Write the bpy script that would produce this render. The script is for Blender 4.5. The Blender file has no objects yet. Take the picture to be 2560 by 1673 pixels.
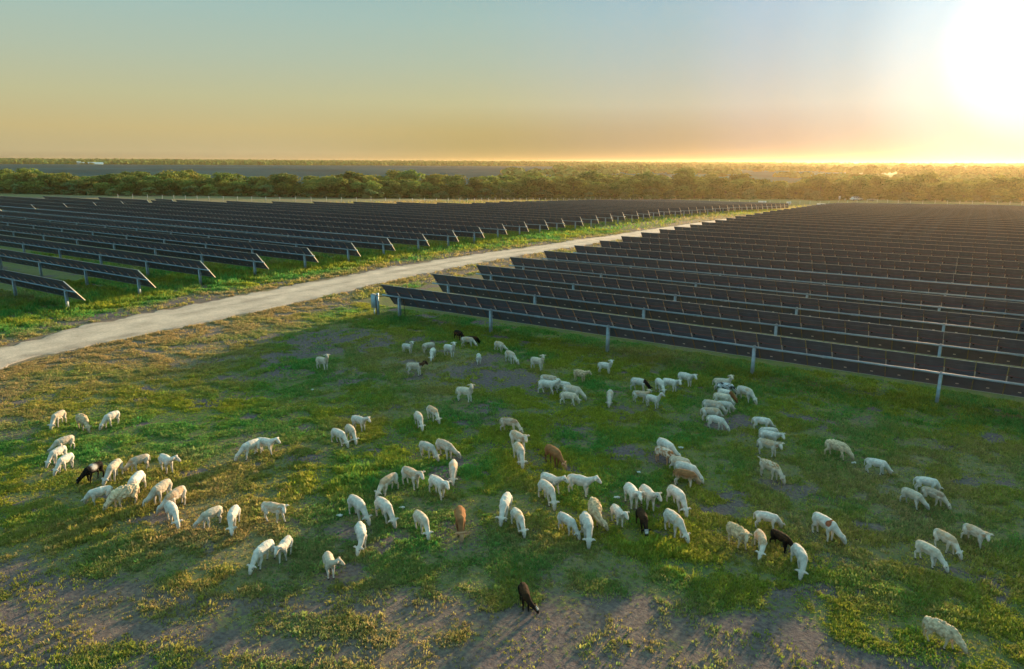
import bpy, math, random
import numpy as np
from mathutils import Vector, Matrix
R = math.radians
SC = bpy.context.scene
COL = SC.collection
rng = np.random.default_rng(7)
random.seed(7)


SKY_AIR, SKY_DUST, SKY_OZONE, SKY_STR = 1.0, 1.0, 1.0, .05
SKY_MIX = .01
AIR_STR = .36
GLOW_STOPS = [(0, (1.2, 1.2, 1.2)), (.068, (.64, .66, .74)), (.11, (.33, .35, .47)), (.2, (.12, .13, .26)), (.28, (.07, .06, .19)), (.40, (.01, .01, .09)), (.67, (.0, .0, 0)), (1, (0, 0, 0))]
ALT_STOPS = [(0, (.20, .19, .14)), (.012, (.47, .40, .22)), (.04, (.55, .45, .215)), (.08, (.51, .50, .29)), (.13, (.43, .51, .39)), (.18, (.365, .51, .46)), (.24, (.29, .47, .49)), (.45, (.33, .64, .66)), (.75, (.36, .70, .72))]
SUN_LOW = (.22, .19, .03)
BACK_SKY = (.34, .62, .74)
SUN_STR, SUN_COL = 5.0, (1.0, .66, .36)
EXPOSURE = 1.5
SOIL = [(.32, (.070, .052, .068)), (.52, (.135, .105, .125)), (.72, (.24, .19, .18))]
GREEN = [(.3, (.078, .145, .048)), (.5, (.140, .170, .052)), (.7, (.22, .195, .062))]
STRAW = [(.3, (.17, .13, .085)), (.6, (.29, .22, .13)), (.8, (.40, .31, .18))]
FIELDS = [(.3, (.13, .15, .05)), (.45, (.20, .20, .06)), (.52, (.42, .32, .13)), (.58, (.16, .18, .06)), (.7, (.30, .26, .10))]
ROADC = [(.42, .33, .25), (.84, .68, .53)]
BL_GREEN, BL_OLIVE, BL_STRAW = (.090, .31, .065), (.31, .35, .035), (.42, .31, .15)
HAZE, HAZE_COL, HAZE_G = .9e-4, (1, .81, .47), .62

# ------------------------------------------------------------------ camera, sky, sun, exposure
CAM_H = 11.5
YAW, PITCH, ROLL = R(33.365), R(13.593), R(0.3)
cam_d = bpy.data.cameras.new('camera')
cam_d.sensor_width = 36.0
cam_d.lens = 1768.0 / 2560.0 * 36.0
cam_d.clip_end = 40000
cam_d.clip_start = 0.1
cam = bpy.data.objects.new('camera', cam_d)
COL.objects.link(cam)
cam.location = (0, 0, CAM_H)
fh = Vector((-math.sin(YAW), math.cos(YAW), 0)); r0 = Vector((math.cos(YAW), math.sin(YAW), 0))
F = fh * math.cos(PITCH) - Vector((0, 0, math.sin(PITCH))); U0 = r0.cross(F)
Rv = r0 * math.cos(ROLL) + U0 * math.sin(ROLL); Uv = U0 * math.cos(ROLL) - r0 * math.sin(ROLL)
M = Matrix((Rv, Uv, -F)).transposed().to_4x4(); M.translation = (0, 0, CAM_H)
cam.matrix_world = M
SC.camera = cam
SC.render.resolution_x, SC.render.resolution_y = 1024, 669

SUN_EL, SUN_AZ = R(7.3), R(2.0)          # azimuth clockwise from +Y
SUN_DIR = Vector((math.sin(SUN_AZ) * math.cos(SUN_EL), math.cos(SUN_AZ) * math.cos(SUN_EL), math.sin(SUN_EL)))
world = bpy.data.worlds.new('World'); SC.world = world; world.use_nodes = True
wn, wl = world.node_tree.nodes, world.node_tree.links
wn.clear()
wo = wn.new('ShaderNodeOutputWorld'); bg = wn.new('ShaderNodeBackground')
sky = wn.new('ShaderNodeTexSky'); sky.sky_type = 'NISHITA'; sky.sun_disc = False
sky.sun_elevation = SUN_EL; sky.sun_rotation = SUN_AZ
sky.air_density = SKY_AIR; sky.dust_density = SKY_DUST; sky.ozone_density = SKY_OZONE
bg.inputs['Strength'].default_value = SKY_STR
# the air glow round the low sun, by true direction in the world
geo = wn.new('ShaderNodeTexCoord')
dot = wn.new('ShaderNodeVectorMath'); dot.operation = 'DOT_PRODUCT'
nrm = wn.new('ShaderNodeVectorMath'); nrm.operation = 'NORMALIZE'
wl.new(geo.outputs['Generated'], nrm.inputs[0]); wl.new(nrm.outputs[0], dot.inputs[0]); dot.inputs[1].default_value = SUN_DIR
def mth(op, a, b=None):
    m = wn.new('ShaderNodeMath'); m.operation = op
    for i, v in enumerate((a, b)):
        if v is None: continue
        if isinstance(v, (int, float)): m.inputs[i].default_value = v
        else: wl.new(v, m.inputs[i])
    return m.outputs[0]
ac = mth('ARCCOSINE', mth('MINIMUM', dot.outputs['Value'], 0.999999))
glow = wn.new('ShaderNodeValToRGB')
wl.new(mth('DIVIDE', ac, R(60)), glow.inputs[0])
glow.color_ramp.interpolation = 'EASE'
gs = GLOW_STOPS
while len(glow.color_ramp.elements) < len(gs): glow.color_ramp.elements.new(0.5)
for e, (p, c_) in zip(glow.color_ramp.elements, gs): e.position = p; e.color = (*c_, 1)
sep = wn.new('ShaderNodeSeparateXYZ'); wl.new(nrm.outputs[0], sep.inputs[0])
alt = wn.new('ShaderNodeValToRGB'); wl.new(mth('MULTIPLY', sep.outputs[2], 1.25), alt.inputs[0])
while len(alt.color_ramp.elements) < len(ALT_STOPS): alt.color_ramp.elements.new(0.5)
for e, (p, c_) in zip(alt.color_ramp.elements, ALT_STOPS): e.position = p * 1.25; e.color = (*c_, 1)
add = wn.new('ShaderNodeMix'); add.data_type = 'RGBA'; add.blend_type = 'ADD'; add.inputs[0].default_value = 1
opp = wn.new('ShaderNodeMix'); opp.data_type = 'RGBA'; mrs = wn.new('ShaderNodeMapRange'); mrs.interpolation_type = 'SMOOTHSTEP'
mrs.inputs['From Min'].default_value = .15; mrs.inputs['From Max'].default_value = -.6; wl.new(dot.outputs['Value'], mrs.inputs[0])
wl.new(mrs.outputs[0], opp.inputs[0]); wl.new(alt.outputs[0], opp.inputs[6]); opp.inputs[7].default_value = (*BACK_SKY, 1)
low = wn.new('ShaderNodeMix'); low.data_type = 'RGBA'; low.inputs[7].default_value = (*SUN_LOW, 1)
mra = wn.new('ShaderNodeMapRange'); mra.interpolation_type = 'SMOOTHSTEP'; mra.inputs['From Min'].default_value = .55; mra.inputs['From Max'].default_value = .97; wl.new(dot.outputs['Value'], mra.inputs[0])
mrb = wn.new('ShaderNodeMapRange'); mrb.inputs['From Min'].default_value = .075; mrb.inputs['From Max'].default_value = .0; wl.new(sep.outputs[2], mrb.inputs[0])
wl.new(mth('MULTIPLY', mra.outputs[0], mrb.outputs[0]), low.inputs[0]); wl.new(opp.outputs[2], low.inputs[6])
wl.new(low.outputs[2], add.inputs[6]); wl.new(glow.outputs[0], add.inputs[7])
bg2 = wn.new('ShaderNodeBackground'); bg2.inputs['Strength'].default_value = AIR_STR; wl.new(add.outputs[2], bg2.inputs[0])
thin = wn.new('ShaderNodeVectorMath'); thin.operation = 'SCALE'; thin.inputs['Scale'].default_value = SKY_MIX
wl.new(sky.outputs[0], thin.inputs[0]); wl.new(thin.outputs[0], bg.inputs[0])
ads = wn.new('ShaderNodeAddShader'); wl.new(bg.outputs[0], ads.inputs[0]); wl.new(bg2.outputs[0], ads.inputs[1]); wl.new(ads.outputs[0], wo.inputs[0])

sun_d = bpy.data.lights.new('sun', 'SUN'); sun_d.energy = SUN_STR; sun_d.angle = R(4); sun_d.color = SUN_COL
sun = bpy.data.objects.new('sun', sun_d); COL.objects.link(sun)
sun.rotation_euler = SUN_DIR.to_track_quat('Z', 'Y').to_euler(); sun.location = (0, 0, 60)
SC.view_settings.view_transform = 'Standard'; SC.view_settings.look = 'None'
SC.view_settings.exposure = EXPOSURE; SC.view_settings.gamma = 1.0
SC.render.engine = 'CYCLES'
SC.cycles.use_denoising = True
SC.cycles.max_bounces = 6; SC.cycles.diffuse_bounces = 3; SC.cycles.glossy_bounces = 3; SC.cycles.transmission_bounces = 3
SC.cycles.volume_bounces = 0; SC.cycles.transparent_max_bounces = 8
SC.cycles.use_adaptive_sampling = True; SC.cycles.adaptive_threshold = 0.02

# ------------------------------------------------------------------ helpers
def tag(o, label=None, cat=None, group=None, kind=None):
    if label: o['label'] = label
    if cat: o['category'] = cat
    if group: o['group'] = group
    if kind: o['kind'] = kind
    return o
def link(o, parent=None):
    COL.objects.link(o)
    if parent is not None: o.parent = parent
    return o
def empty(name, loc, rz=0.0):
    o = bpy.data.objects.new(name, None); o.empty_display_size = .3
    o.location = loc; o.rotation_euler = (0, 0, rz); return link(o)
def mesh_np(name, V, Fc, mats=(), mi=None, smooth=False, vcol=None):
    """V (n,3), Fc list of (k,m) int arrays or one array; mi list of material idx per array"""
    if isinstance(Fc, np.ndarray): Fc = [Fc]
    me = bpy.data.meshes.new(name)
    nl = sum(f.size for f in Fc); nf = sum(len(f) for f in Fc)
    me.vertices.add(len(V)); me.vertices.foreach_set('co', np.asarray(V, np.float32).ravel())
    me.loops.add(nl); me.polygons.add(nf)
    me.loops.foreach_set('vertex_index', np.concatenate([f.ravel() for f in Fc]).astype(np.int32))
    tot = np.concatenate([np.full(len(f), f.shape[1], np.int32) for f in Fc])
    st = np.concatenate([[0], np.cumsum(tot)[:-1]]).astype(np.int32)
    me.polygons.foreach_set('loop_start', st)
    if mi is not None:
        m = np.concatenate([np.full(len(f), i, np.int32) if np.isscalar(i) else i for f, i in zip(Fc, mi)])
        me.polygons.foreach_set('material_index', m)
    for m in mats: me.materials.append(m)
    if smooth: me.polygons.foreach_set('use_smooth', np.ones(nf, bool))
    me.update(calc_edges=True)
    if vcol is not None:
        a = me.color_attributes.new('tone', 'FLOAT_COLOR', 'POINT')
        a.data.foreach_set('color', np.asarray(vcol, np.float32).ravel())
    return me
class MB:
    """collects boxes, tubes and quads and links them as ONE mesh"""
    def __init__(s): s.v = []; s.f = {}; s.m = []
    def quad(s, pts, mat):
        b = len(s.v); s.v += [tuple(p) for p in pts]
        s._f(tuple(range(b, b + len(pts))), mat)
    def _f(s, t, mat):
        if mat not in s.m: s.m.append(mat)
        s.f.setdefault(len(t), []).append((t, s.m.index(mat)))
    def box(s, c, d, mat, X=(1, 0, 0), Y=(0, 1, 0), Z=(0, 0, 1), taper=1.0):
        c, X, Y, Z = map(Vector, (c, X, Y, Z)); b = len(s.v); h = [q / 2 for q in d]
        for sz in (-1, 1):
            k = taper if sz > 0 else 1
            for sx, sy in ((-1, -1), (1, -1), (1, 1), (-1, 1)):
                s.v.append(tuple(c + X * sx * h[0] * k + Y * sy * h[1] * k + Z * sz * h[2]))
        for t in ((3, 2, 1, 0), (4, 5, 6, 7), (0, 1, 5, 4), (1, 2, 6, 5), (2, 3, 7, 6), (3, 0, 4, 7)):
            s._f(tuple(b + i for i in t), mat)
    def tube(s, pts, r, mat, n=8, cap=True):
        pts = [Vector(p) for p in pts]; b = len(s.v)
        for i, p in enumerate(pts):
            d = (pts[min(i + 1, len(pts) - 1)] - pts[max(i - 1, 0)]).normalized()
            a = d.cross(Vector((0, 0, 1)) if abs(d.z) < .9 else Vector((1, 0, 0))).normalized(); c = d.cross(a)
            rr = r[i] if isinstance(r, (list, tuple)) else r
            for k in range(n):
                w = 2 * math.pi * k / n; s.v.append(tuple(p + (a * math.cos(w) + c * math.sin(w)) * rr))
        for i in range(len(pts) - 1):
            for k in range(n):
                k2 = (k + 1) % n
                s._f((b + i * n + k, b + i * n + k2, b + (i + 1) * n + k2, b + (i + 1) * n + k), mat)
        if cap:
            s._f(tuple(b + k for k in reversed(range(n))), mat)
            s._f(tuple(b + (len(pts) - 1) * n + k for k in range(n)), mat)
    def mesh(s, name, smooth=False):
        Fc, mi = [], []
        for k, l in s.f.items():
            Fc.append(np.array([t for t, _ in l], np.int32)); mi.append(np.array([m for _, m in l], np.int32))
        return mesh_np(name, np.array(s.v), Fc, s.m, mi, smooth)
    def build(s, name, parent=None, smooth=False):
        return link(bpy.data.objects.new(name, s.mesh(name, smooth)), parent)

def lattice(seed):
    return np.random.default_rng(seed).random((256, 256)).astype(np.float32)
LAT = [lattice(i) for i in range(6)]
def vnoise(x, y, sc, k=0):
    x = np.asarray(x) / sc; y = np.asarray(y) / sc
    xi = np.floor(x).astype(int); yi = np.floor(y).astype(int); fx = x - xi; fy = y - yi
    fx = fx * fx * (3 - 2 * fx); fy = fy * fy * (3 - 2 * fy); L = LAT[k % 6]
    g = lambda a, b: L[a & 255, b & 255]
    return (g(xi, yi) * (1 - fx) + g(xi + 1, yi) * fx) * (1 - fy) + (g(xi, yi + 1) * (1 - fx) + g(xi + 1, yi + 1) * fx) * fy
def fbm(x, y, sc, k=0, o=4):
    t = 0; a = 1; n = 0
    c, s_ = math.cos(.6), math.sin(.6); x = np.asarray(x, float); y = np.asarray(y, float)
    for i in range(o):
        t = t + a * vnoise(x + 37.1 * i, y - 11.7 * i, sc, k + i); n += a; a *= .55; sc *= .5
        x, y = x * c - y * s_, x * s_ + y * c
    return t / n
def sstep(a, b, x):
    t = np.clip((x - a) / (b - a), 0, 1); return t * t * (3 - 2 * t)

# ------------------------------------------------------------------ materials
def mat(name, base=(.5, .5, .5), rough=.6, metal=0.0, spec=.4):
    m = bpy.data.materials.new(name); m.use_nodes = True
    b = m.node_tree.nodes['Principled BSDF']
    b.inputs['Base Color'].default_value = (*base, 1); b.inputs['Roughness'].default_value = rough
    b.inputs['Metallic'].default_value = metal; b.inputs['Specular IOR Level'].default_value = spec
    return m
def nd(m, t, **kw):
    n = m.node_tree.nodes.new(t)
    for k, v in kw.items(): setattr(n, k, v)
    return n
def lk(m, a, b): m.node_tree.links.new(a, b)
def noisy(m, scale, amount, base, obj=True, rough_amt=0.1, detail=4):
    """breaks a flat colour with object-space noise"""
    tc = nd(m, 'ShaderNodeTexCoord'); ns = nd(m, 'ShaderNodeTexNoise'); ns.inputs['Scale'].default_value = scale; ns.inputs['Detail'].default_value = detail
    lk(m, tc.outputs['Object'], ns.inputs['Vector'])
    r = nd(m, 'ShaderNodeValToRGB'); e = r.color_ramp.elements
    e[0].position = .3; e[1].position = .7
    e[0].color = (*[c * (1 - amount) for c in base], 1); e[1].color = (*[min(1, c * (1 + amount)) for c in base], 1)
    lk(m, ns.outputs[0], r.inputs[0]); b = m.node_tree.nodes['Principled BSDF']
    lk(m, r.outputs[0], b.inputs['Base Color'])
    mr = nd(m, 'ShaderNodeMapRange'); mr.inputs['To Min'].default_value = b.inputs['Roughness'].default_value - rough_amt
    mr.inputs['To Max'].default_value = b.inputs['Roughness'].default_value + rough_amt
    lk(m, ns.outputs[0], mr.inputs[0]); lk(m, mr.outputs[0], b.inputs['Roughness'])
    return m
M_BACK = noisy(mat('module_back', (.05, .05, .055), .5, spec=.3), 1.3, .2, (.080, .110, .165))
M_FRONT = mat('module_glass', (.01, .012, .02), .12, spec=.6)
M_FRAME = mat('aluminium_frame', (.36, .37, .36), .6, .1, .2)
M_TUBE = noisy(mat('galvanised_tube', (.42, .46, .48), .45, .35), 3, .15, (.27, .44, .54))
M_POST = noisy(mat('galvanised_post', (.36, .40, .42), .5, .4), 4, .2, (.30, .40, .45))
M_END_LIT = mat('end_frame_lit', (.80, .74, .62), .6, 0, .3)  # paler copy of the frame; sky light on row ends put into the colour
M_CABLE = mat('black_cable', (.01, .01, .01), .6)
M_RED = mat('red_cable', (.32, .03, .02), .55)
M_SIDE = mat('module_edge', (.17, .11, .055), .8, 0, .1)
M_LABEL = mat('white_sticker', (.6, .62, .6), .6)
M_BOX = noisy(mat('grey_cabinet', (.5, .53, .55), .6, .0), 5, .1, (.27, .40, .46))
M_WHITE = mat('white_paint', (.75, .75, .73), .45)
M_ROOF = mat('white_metal_roof', (.72, .72, .70), .4, .2)
M_DARKG = mat('dark_glass', (.01, .012, .014), .1, spec=.6)
M_TYRE = mat('tyre_rubber', (.012, .012, .012), .8)
M_WIRE = mat('fence_wire', (.35, .35, .33), .5, .5)
M_FPOST = noisy(mat('fence_post', (.5, .48, .42), .7), 3, .2, (.52, .50, .44))
M_MAST = mat('mast_steel', (.2, .2, .2), .6, .3)

def attr_mat(name, rough=.85, transl=0.0, spec=.25, var=.25, nscale=6, bump=0.0, objvar=0.0):
    """colour from the mesh's own 'tone' attribute, broken by fine noise, with optional light passing through leaves"""
    m = mat(name, rough=rough, spec=spec); b = m.node_tree.nodes['Principled BSDF']
    at = nd(m, 'ShaderNodeAttribute', attribute_name='tone')
    tc = nd(m, 'ShaderNodeTexCoord'); ns = nd(m, 'ShaderNodeTexNoise'); ns.inputs['Scale'].default_value = nscale; ns.inputs['Detail'].default_value = 5
    lk(m, tc.outputs['Object'], ns.inputs['Vector'])
    mr = nd(m, 'ShaderNodeMapRange'); mr.inputs['From Min'].default_value = .3; mr.inputs['From Max'].default_value = .7
    mr.inputs['To Min'].default_value = 1 - var; mr.inputs['To Max'].default_value = 1 + var
    lk(m, ns.outputs[0], mr.inputs[0])
    sc = nd(m, 'ShaderNodeVectorMath', operation='SCALE'); lk(m, at.outputs['Color'], sc.inputs[0]); lk(m, mr.outputs[0], sc.inputs['Scale'])
    col = sc.outputs[0]
    if objvar:
        oi = nd(m, 'ShaderNodeObjectInfo'); hs = nd(m, 'ShaderNodeHueSaturation')
        a = nd(m, 'ShaderNodeMapRange'); a.inputs['To Min'].default_value = .5 - objvar * .16; a.inputs['To Max'].default_value = .5 + objvar * .10
        v = nd(m, 'ShaderNodeMapRange'); v.inputs['To Min'].default_value = 1 - objvar; v.inputs['To Max'].default_value = 1 + objvar
        f = nd(m, 'ShaderNodeMath', operation='FRACT'); k = nd(m, 'ShaderNodeMath', operation='MULTIPLY'); k.inputs[1].default_value = 7.31
        lk(m, oi.outputs['Random'], a.inputs[0]); lk(m, oi.outputs['Random'], k.inputs[0]); lk(m, k.outputs[0], f.inputs[0]); lk(m, f.outputs[0], v.inputs[0])
        lk(m, a.outputs[0], hs.inputs['Hue']); lk(m, v.outputs[0], hs.inputs['Value']); lk(m, col, hs.inputs['Color']); col = hs.outputs[0]
    lk(m, col, b.inputs['Base Color'])
    if bump:
        bp = nd(m, 'ShaderNodeBump'); bp.inputs['Strength'].default_value = bump; bp.inputs['Distance'].default_value = .03
        n2 = nd(m, 'ShaderNodeTexNoise'); n2.inputs['Scale'].default_value = nscale * 4; n2.inputs['Detail'].default_value = 4
        lk(m, tc.outputs['Object'], n2.inputs['Vector']); lk(m, n2.outputs[0], bp.inputs['Height']); lk(m, bp.outputs[0], b.inputs['Normal'])
    if transl:
        tr = nd(m, 'ShaderNodeBsdfTranslucent'); mx = nd(m, 'ShaderNodeMixShader'); mx.inputs[0].default_value = transl
        lk(m, col, tr.inputs[0]); lk(m, b.outputs[0], mx.inputs[1]); lk(m, tr.outputs[0], mx.inputs[2])
        lk(m, mx.outputs[0], m.node_tree.nodes['Material Output'].inputs[0])
    return m
M_GRASS = attr_mat('grass_blades', .75, .45, .15, .15, 3)
M_LEAF = attr_mat('tree_leaves', .75, .38, .2, .3, .7, objvar=.28)
M_BARK = noisy(mat('bark', (.09, .07, .05), .9), 4, .3, (.10, .08, .06))
M_COAT = attr_mat('sheep_coat', .9, 0, .1, .20, 8, .7)
M_FLEECE = attr_mat('sheep_fleece', .95, 0, .1, .22, 9, .9)
M_WOODS = attr_mat('far_foliage', .9, .1, .1, .25, .05)

# ------------------------------------------------------------------ ground
def terrain(x, y):
    r = np.hypot(x, y)
    dip = np.interp(y, [95, 110, 120, 136, 149, 162, 175, 187, 200, 213, 226, 239, 258, 289, 330, 2000], [0, .35, .45, .6, .85, 1.05, 1.45, 1.8, 2.15, 2.5, 2.95, 3.5, 4.2, 5.3, 6, 6])
    dip = dip * np.interp(x, [-60, -40], [1, .65]) * (1 - sstep(450, 950, r))
    return -dip + sstep(380, 3200, r) * (8.5 + 3.0 * (fbm(x, y, 1400, 2, 3) - .5) * 2) + sstep(3200, 9000, r) * 4
ROAD_L = np.array([(-20,-34),(-5,-41),(8,-46.5),(18.3,-50.9),(24.6,-53),(35,-53.9),(45,-54.6),(59,-55.3),(73,-54.5),(92,-52.6),(124,-52),(149,-51.2),(200,-51),(340,-51)])
ROAD_R = np.array([(-20,-29),(-5,-36),(8,-42),(18.3,-46.3),(24.6,-46.8),(35,-46.9),(45,-48),(59,-49.2),(73,-49.2),(92,-47.8),(124,-47.2),(149,-46.6),(200,-46.4),(340,-46.4)])
def road_l(y): return np.interp(y, ROAD_L[:, 0], ROAD_L[:, 1])
def road_r(y): return np.interp(y, ROAD_R[:, 0], ROAD_R[:, 1])
PITCH_Y = 6.42
def left_end(y): return np.interp(y, [20, 26, 33, 40, 60, 85, 100, 130, 290], [-57.6, -58.2, -59.5, -60.5, -60.7, -61.1, -61.5, -61.8, -62.2])
def right_end(y): return np.interp(y, [39, 60, 77, 103, 141, 248, 287], [-37.4, -38.5, -38.4, -38.6, -38.9, -39.2, 2])
XMIN = ([20, 85, 97, 104, 108, 111, 148, 160, 290], [-330, -222, -193, -177, -163, -155, -110.5, -110.5, -110.5])
def lift(x, y, top=0.0):
    f = 1.0
    for _ in range(30): f = .5 * f + .5 * (CAM_H - top - float(terrain(np.array(x * f), np.array(y * f)))) / (CAM_H - top)
    return x * f, y * f, f
TRK = np.array([(-60, 3.2), (-22, 7.2), (-15, 10.8), (-8, 14.4), (-4, 16.5), (2, 18.2), (8, 20.5), (30, 26)])
def trk_y(x): return np.interp(x, TRK[:, 0], TRK[:, 1])
def inside_blocks(x, y):
    return np.clip(((x > right_end(y)) & (y < 288)) * 1.0 + ((x < left_end(y)) & (y < 288) & (x > np.interp(y, *XMIN))) * 1.0, 0, 1)
def blob(x, y, cx, cy, rx, ry, n=0.0):
    return np.exp(-(((x - cx) / rx) ** 2 + ((y - cy) / ry) ** 2) * (1 + n))
def cover(x, y):
    """(green cover 0..1, dryness 0..1, height factor)"""
    x = np.asarray(x, float); y = np.asarray(y, float)
    n1 = fbm(x, y, 5.0, 0); n2 = fbm(x, y, 1.6, 1, 3); n3 = fbm(x, y, 14, 3, 3)
    c = .90 + 1.3 * (n1 - .5) + .9 * (n2 - .5)
    dry = .24 + 1.3 * (n3 - .5) + .8 * (fbm(x, y, 2.5, 4, 3) - .5)
    h = np.full_like(x, .75)
    dr = x - road_r(y); dl = road_l(y) - x
    # tan verge right of the gravel road, wide near the frame's left
    vr = (1 - sstep(1.2, 7.0, dr + (n1 - .5) * 6)) * (dr > -1)
    c -= vr * .42; dry += vr * .60
    vl = (1 - sstep(1.2, 4.2, dl + (n1 - .5) * 5)) * (dl > -1)
    c -= vl * .42; dry += vl * .45
    fr = sstep(120, 170, np.hypot(x, y)) * (1 - inside_blocks(x, y)); dry += .5 * fr
    band = sstep(2.0, 4.5, dl) * (1 - sstep(9, 14, dl)) * (y > 10)
    c += band * .35; dry -= band * .25; h += band * .35
    # thick growth beneath the arrays
    inl = sstep(-1.5, 1.5, left_end(y) - x) * (y > 16); inr = sstep(-1.0, 1.5, x - right_end(y)) * sstep(34.5, 36.2, y + (n1 - .5) * 4)
    c += .35 * inl + .4 * inr; dry -= .3 * inr; h += .7 * inl + .35 * inr
    # bare soil before the first row and other worn spots
    for (cx, cy, rx, ry, a) in ((-31, 34, 5.5, 2.6, 1.0), (-35.5, 31, 3.5, 4.5, .8), (-24.5, 35.2, 4, 1.3, .8), (-17, 36.6, 4.5, .8, .7), (-10.5, 36.2, 3.4, .8, .8),
                            (-1.5, 33, 2.6, 1.3, .7), (-13, 27, 2.5, 1.4, .4), (-26, 13.5, 2.2, 1.0, .5), (-20, 15, 2.5, 1.2, .45), (-8, 17.2, 3, 1.2, .3), (-3, 21.5, 1.6, .8, .5)):
        c -= a * (.62 if cy > 29 else .18) * blob(x, y, cx, cy, rx, ry, (n2 - .5) * 4)
    for (cx, cy, rx, ry, a) in ((-18.5, 16.8, 2.2, 1.4, .6), (-19, 18.4, 1.4, .8, .5), (-6.5, 18.4, 1.6, .8, .5), (-22.5, 10.5, 2.2, 1.6, .5), (-38, 37.2, 3, 1.6, .6)):
        b = blob(x, y, cx, cy, rx, ry); c += a * b; h += .7 * b; dry -= .3 * b
    # worn wheel tracks across the near corner
    d = y - trk_y(x) + (n1 - .5) * 1.1
    tr = 1 - sstep(-.4, 1.4, d + (n2 - .5) * 2)
    c -= tr * .42
    c -= .55 * np.exp(-((d + .55) / .5) ** 2) + .50 * np.exp(-((d + 2.4) / .42) ** 2) + .25 * np.exp(-((d + 4.4) / .5) ** 2)
    dry += tr * .10
    return np.clip(c, 0, 1), np.clip(dry, 0, 1), h
def axis(lo, hi, step, far, grow=1.16):
    a = list(np.arange(lo, hi, step)); s = step
    while a[-1] < far: s *= grow; a.append(a[-1] + s)
    s = step; b = []
    x = lo
    while x > -far: s *= grow; x -= s; b.append(x)
    return np.array(b[::-1] + a)
gx = axis(-78, 16, .3, 5600, 1.12); gy = axis(1, 62, .3, 5600, 1.12)
GX, GY = np.meshgrid(gx, gy)
cv, dryv, _ = cover(GX, GY)
near = (np.hypot(GX + 30, GY - 30) < 140)
rmask = sstep(-1.6, -.4, road_r(GY) - GX + .0) * sstep(-1.6, -.4, GX - road_l(GY))
gz = terrain(GX, GY) + np.where(near, .05 * (fbm(GX, GY, 3.0, 5) - .5), 0) * (1 - rmask)
nx, ny = len(gx), len(gy)
idx = np.arange(nx * ny).reshape(ny, nx)
gf = np.stack([idx[:-1, :-1].ravel(), idx[:-1, 1:].ravel(), idx[1:, 1:].ravel(), idx[1:, :-1].ravel()], 1)
gcol = np.stack([cv.ravel(), dryv.ravel(), np.zeros(nx * ny), np.ones(nx * ny)], 1)
MG = mat('meadow_ground', rough=.95, spec=.1)
def ground_nodes(m):
    b = m.node_tree.nodes['Principled BSDF']
    at = nd(m, 'ShaderNodeAttribute', attribute_name='tone'); sp = nd(m, 'ShaderNodeSeparateColor'); lk(m, at.outputs['Color'], sp.inputs[0])
    tc = nd(m, 'ShaderNodeTexCoord')
    def noise(s, d=6, r=.6):
        n = nd(m, 'ShaderNodeTexNoise'); n.inputs['Scale'].default_value = s; n.inputs['Detail'].default_value = d; n.inputs['Roughness'].default_value = r
        lk(m, tc.outputs['Object'], n.inputs['Vector']); return n.outputs[0]
    def ramp(v, cols):
        r = nd(m, 'ShaderNodeValToRGB')
        while len(r.color_ramp.elements) < len(cols): r.color_ramp.elements.new(.5)
        for e, (p, c) in zip(r.color_ramp.elements, cols): e.position = p; e.color = (*c, 1)
        lk(m, v, r.inputs[0]); return r.outputs[0]
    def mix(f, a, c):
        x = nd(m, 'ShaderNodeMix', data_type='RGBA'); lk(m, f, x.inputs[0]); lk(m, a, x.inputs[6]); lk(m, c, x.inputs[7]); return x.outputs[2]
    def mt(op, a, c):
        x = nd(m, 'ShaderNodeMath', operation=op)
        for i, v in enumerate((a, c)):
            if isinstance(v, (int, float)): x.inputs[i].default_value = v
            else: lk(m, v, x.inputs[i])
        return x.outputs[0]
    nf, nm, nb = noise(7), noise(1.2), noise(.25, 4)
    soil = ramp(nf, SOIL)
    green = ramp(nm, GREEN)
    straw = ramp(nf, STRAW)
    gr = mix(mt('MULTIPLY', sp.outputs[1], .75), green, straw)
    gr_ = nd(m, 'ShaderNodeMapRange'); gr_.inputs['From Min'].default_value = .48; gr_.inputs['From Max'].default_value = .66; lk(m, noise(19, 7, .75), gr_.inputs[0])
    so = mix(mt('ADD', mt('MULTIPLY', sp.outputs[1], .45), mt('MULTIPLY', gr_.outputs[0], .40)), soil, straw)
    f = mt('ADD', sp.outputs[0], mt('ADD', mt('MULTIPLY', mt('SUBTRACT', nf, .5), 3.0), mt('MULTIPLY', mt('SUBTRACT', noise(2.2), .5), 1.6)))
    mr = nd(m, 'ShaderNodeMapRange'); mr.interpolation_type = 'SMOOTHSTEP'; mr.inputs['From Min'].default_value = .30; mr.inputs['From Max'].default_value = 1.0
    lk(m, f, mr.inputs[0])
    near_c = mix(mr.outputs[0], so, gr)
    # open country beyond the panels: pasture, stubble and ploughed strips
    nf2 = noise(.0035, 5, .5); wide = ramp(nf2, FIELDS)
    ln = nd(m, 'ShaderNodeVectorMath', operation='LENGTH'); lk(m, tc.outputs['Object'], ln.inputs[0])
    mr2 = nd(m, 'ShaderNodeMapRange'); mr2.inputs['From Min'].default_value = 260; mr2.inputs['From Max'].default_value = 420; lk(m, ln.outputs['Value'], mr2.inputs[0])
    lk(m, mix(mr2.outputs[0], near_c, wide), b.inputs['Base Color'])
    bp = nd(m, 'ShaderNodeBump'); bp.inputs['Strength'].default_value = .8; bp.inputs['Distance'].default_value = .06
    lk(m, mt('ADD', noise(16, 5, .7), nf), bp.inputs['Height']); lk(m, bp.outputs[0], b.inputs['Normal'])
ground_nodes(MG)
ground = link(bpy.data.objects.new('ground', mesh_np('ground', np.stack([GX.ravel(), GY.ravel(), gz.ravel()], 1), gf, [MG], smooth=True, vcol=gcol)))
tag(ground, 'open grazed meadow and farmland running to the horizon', None, None, 'structure')

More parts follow.
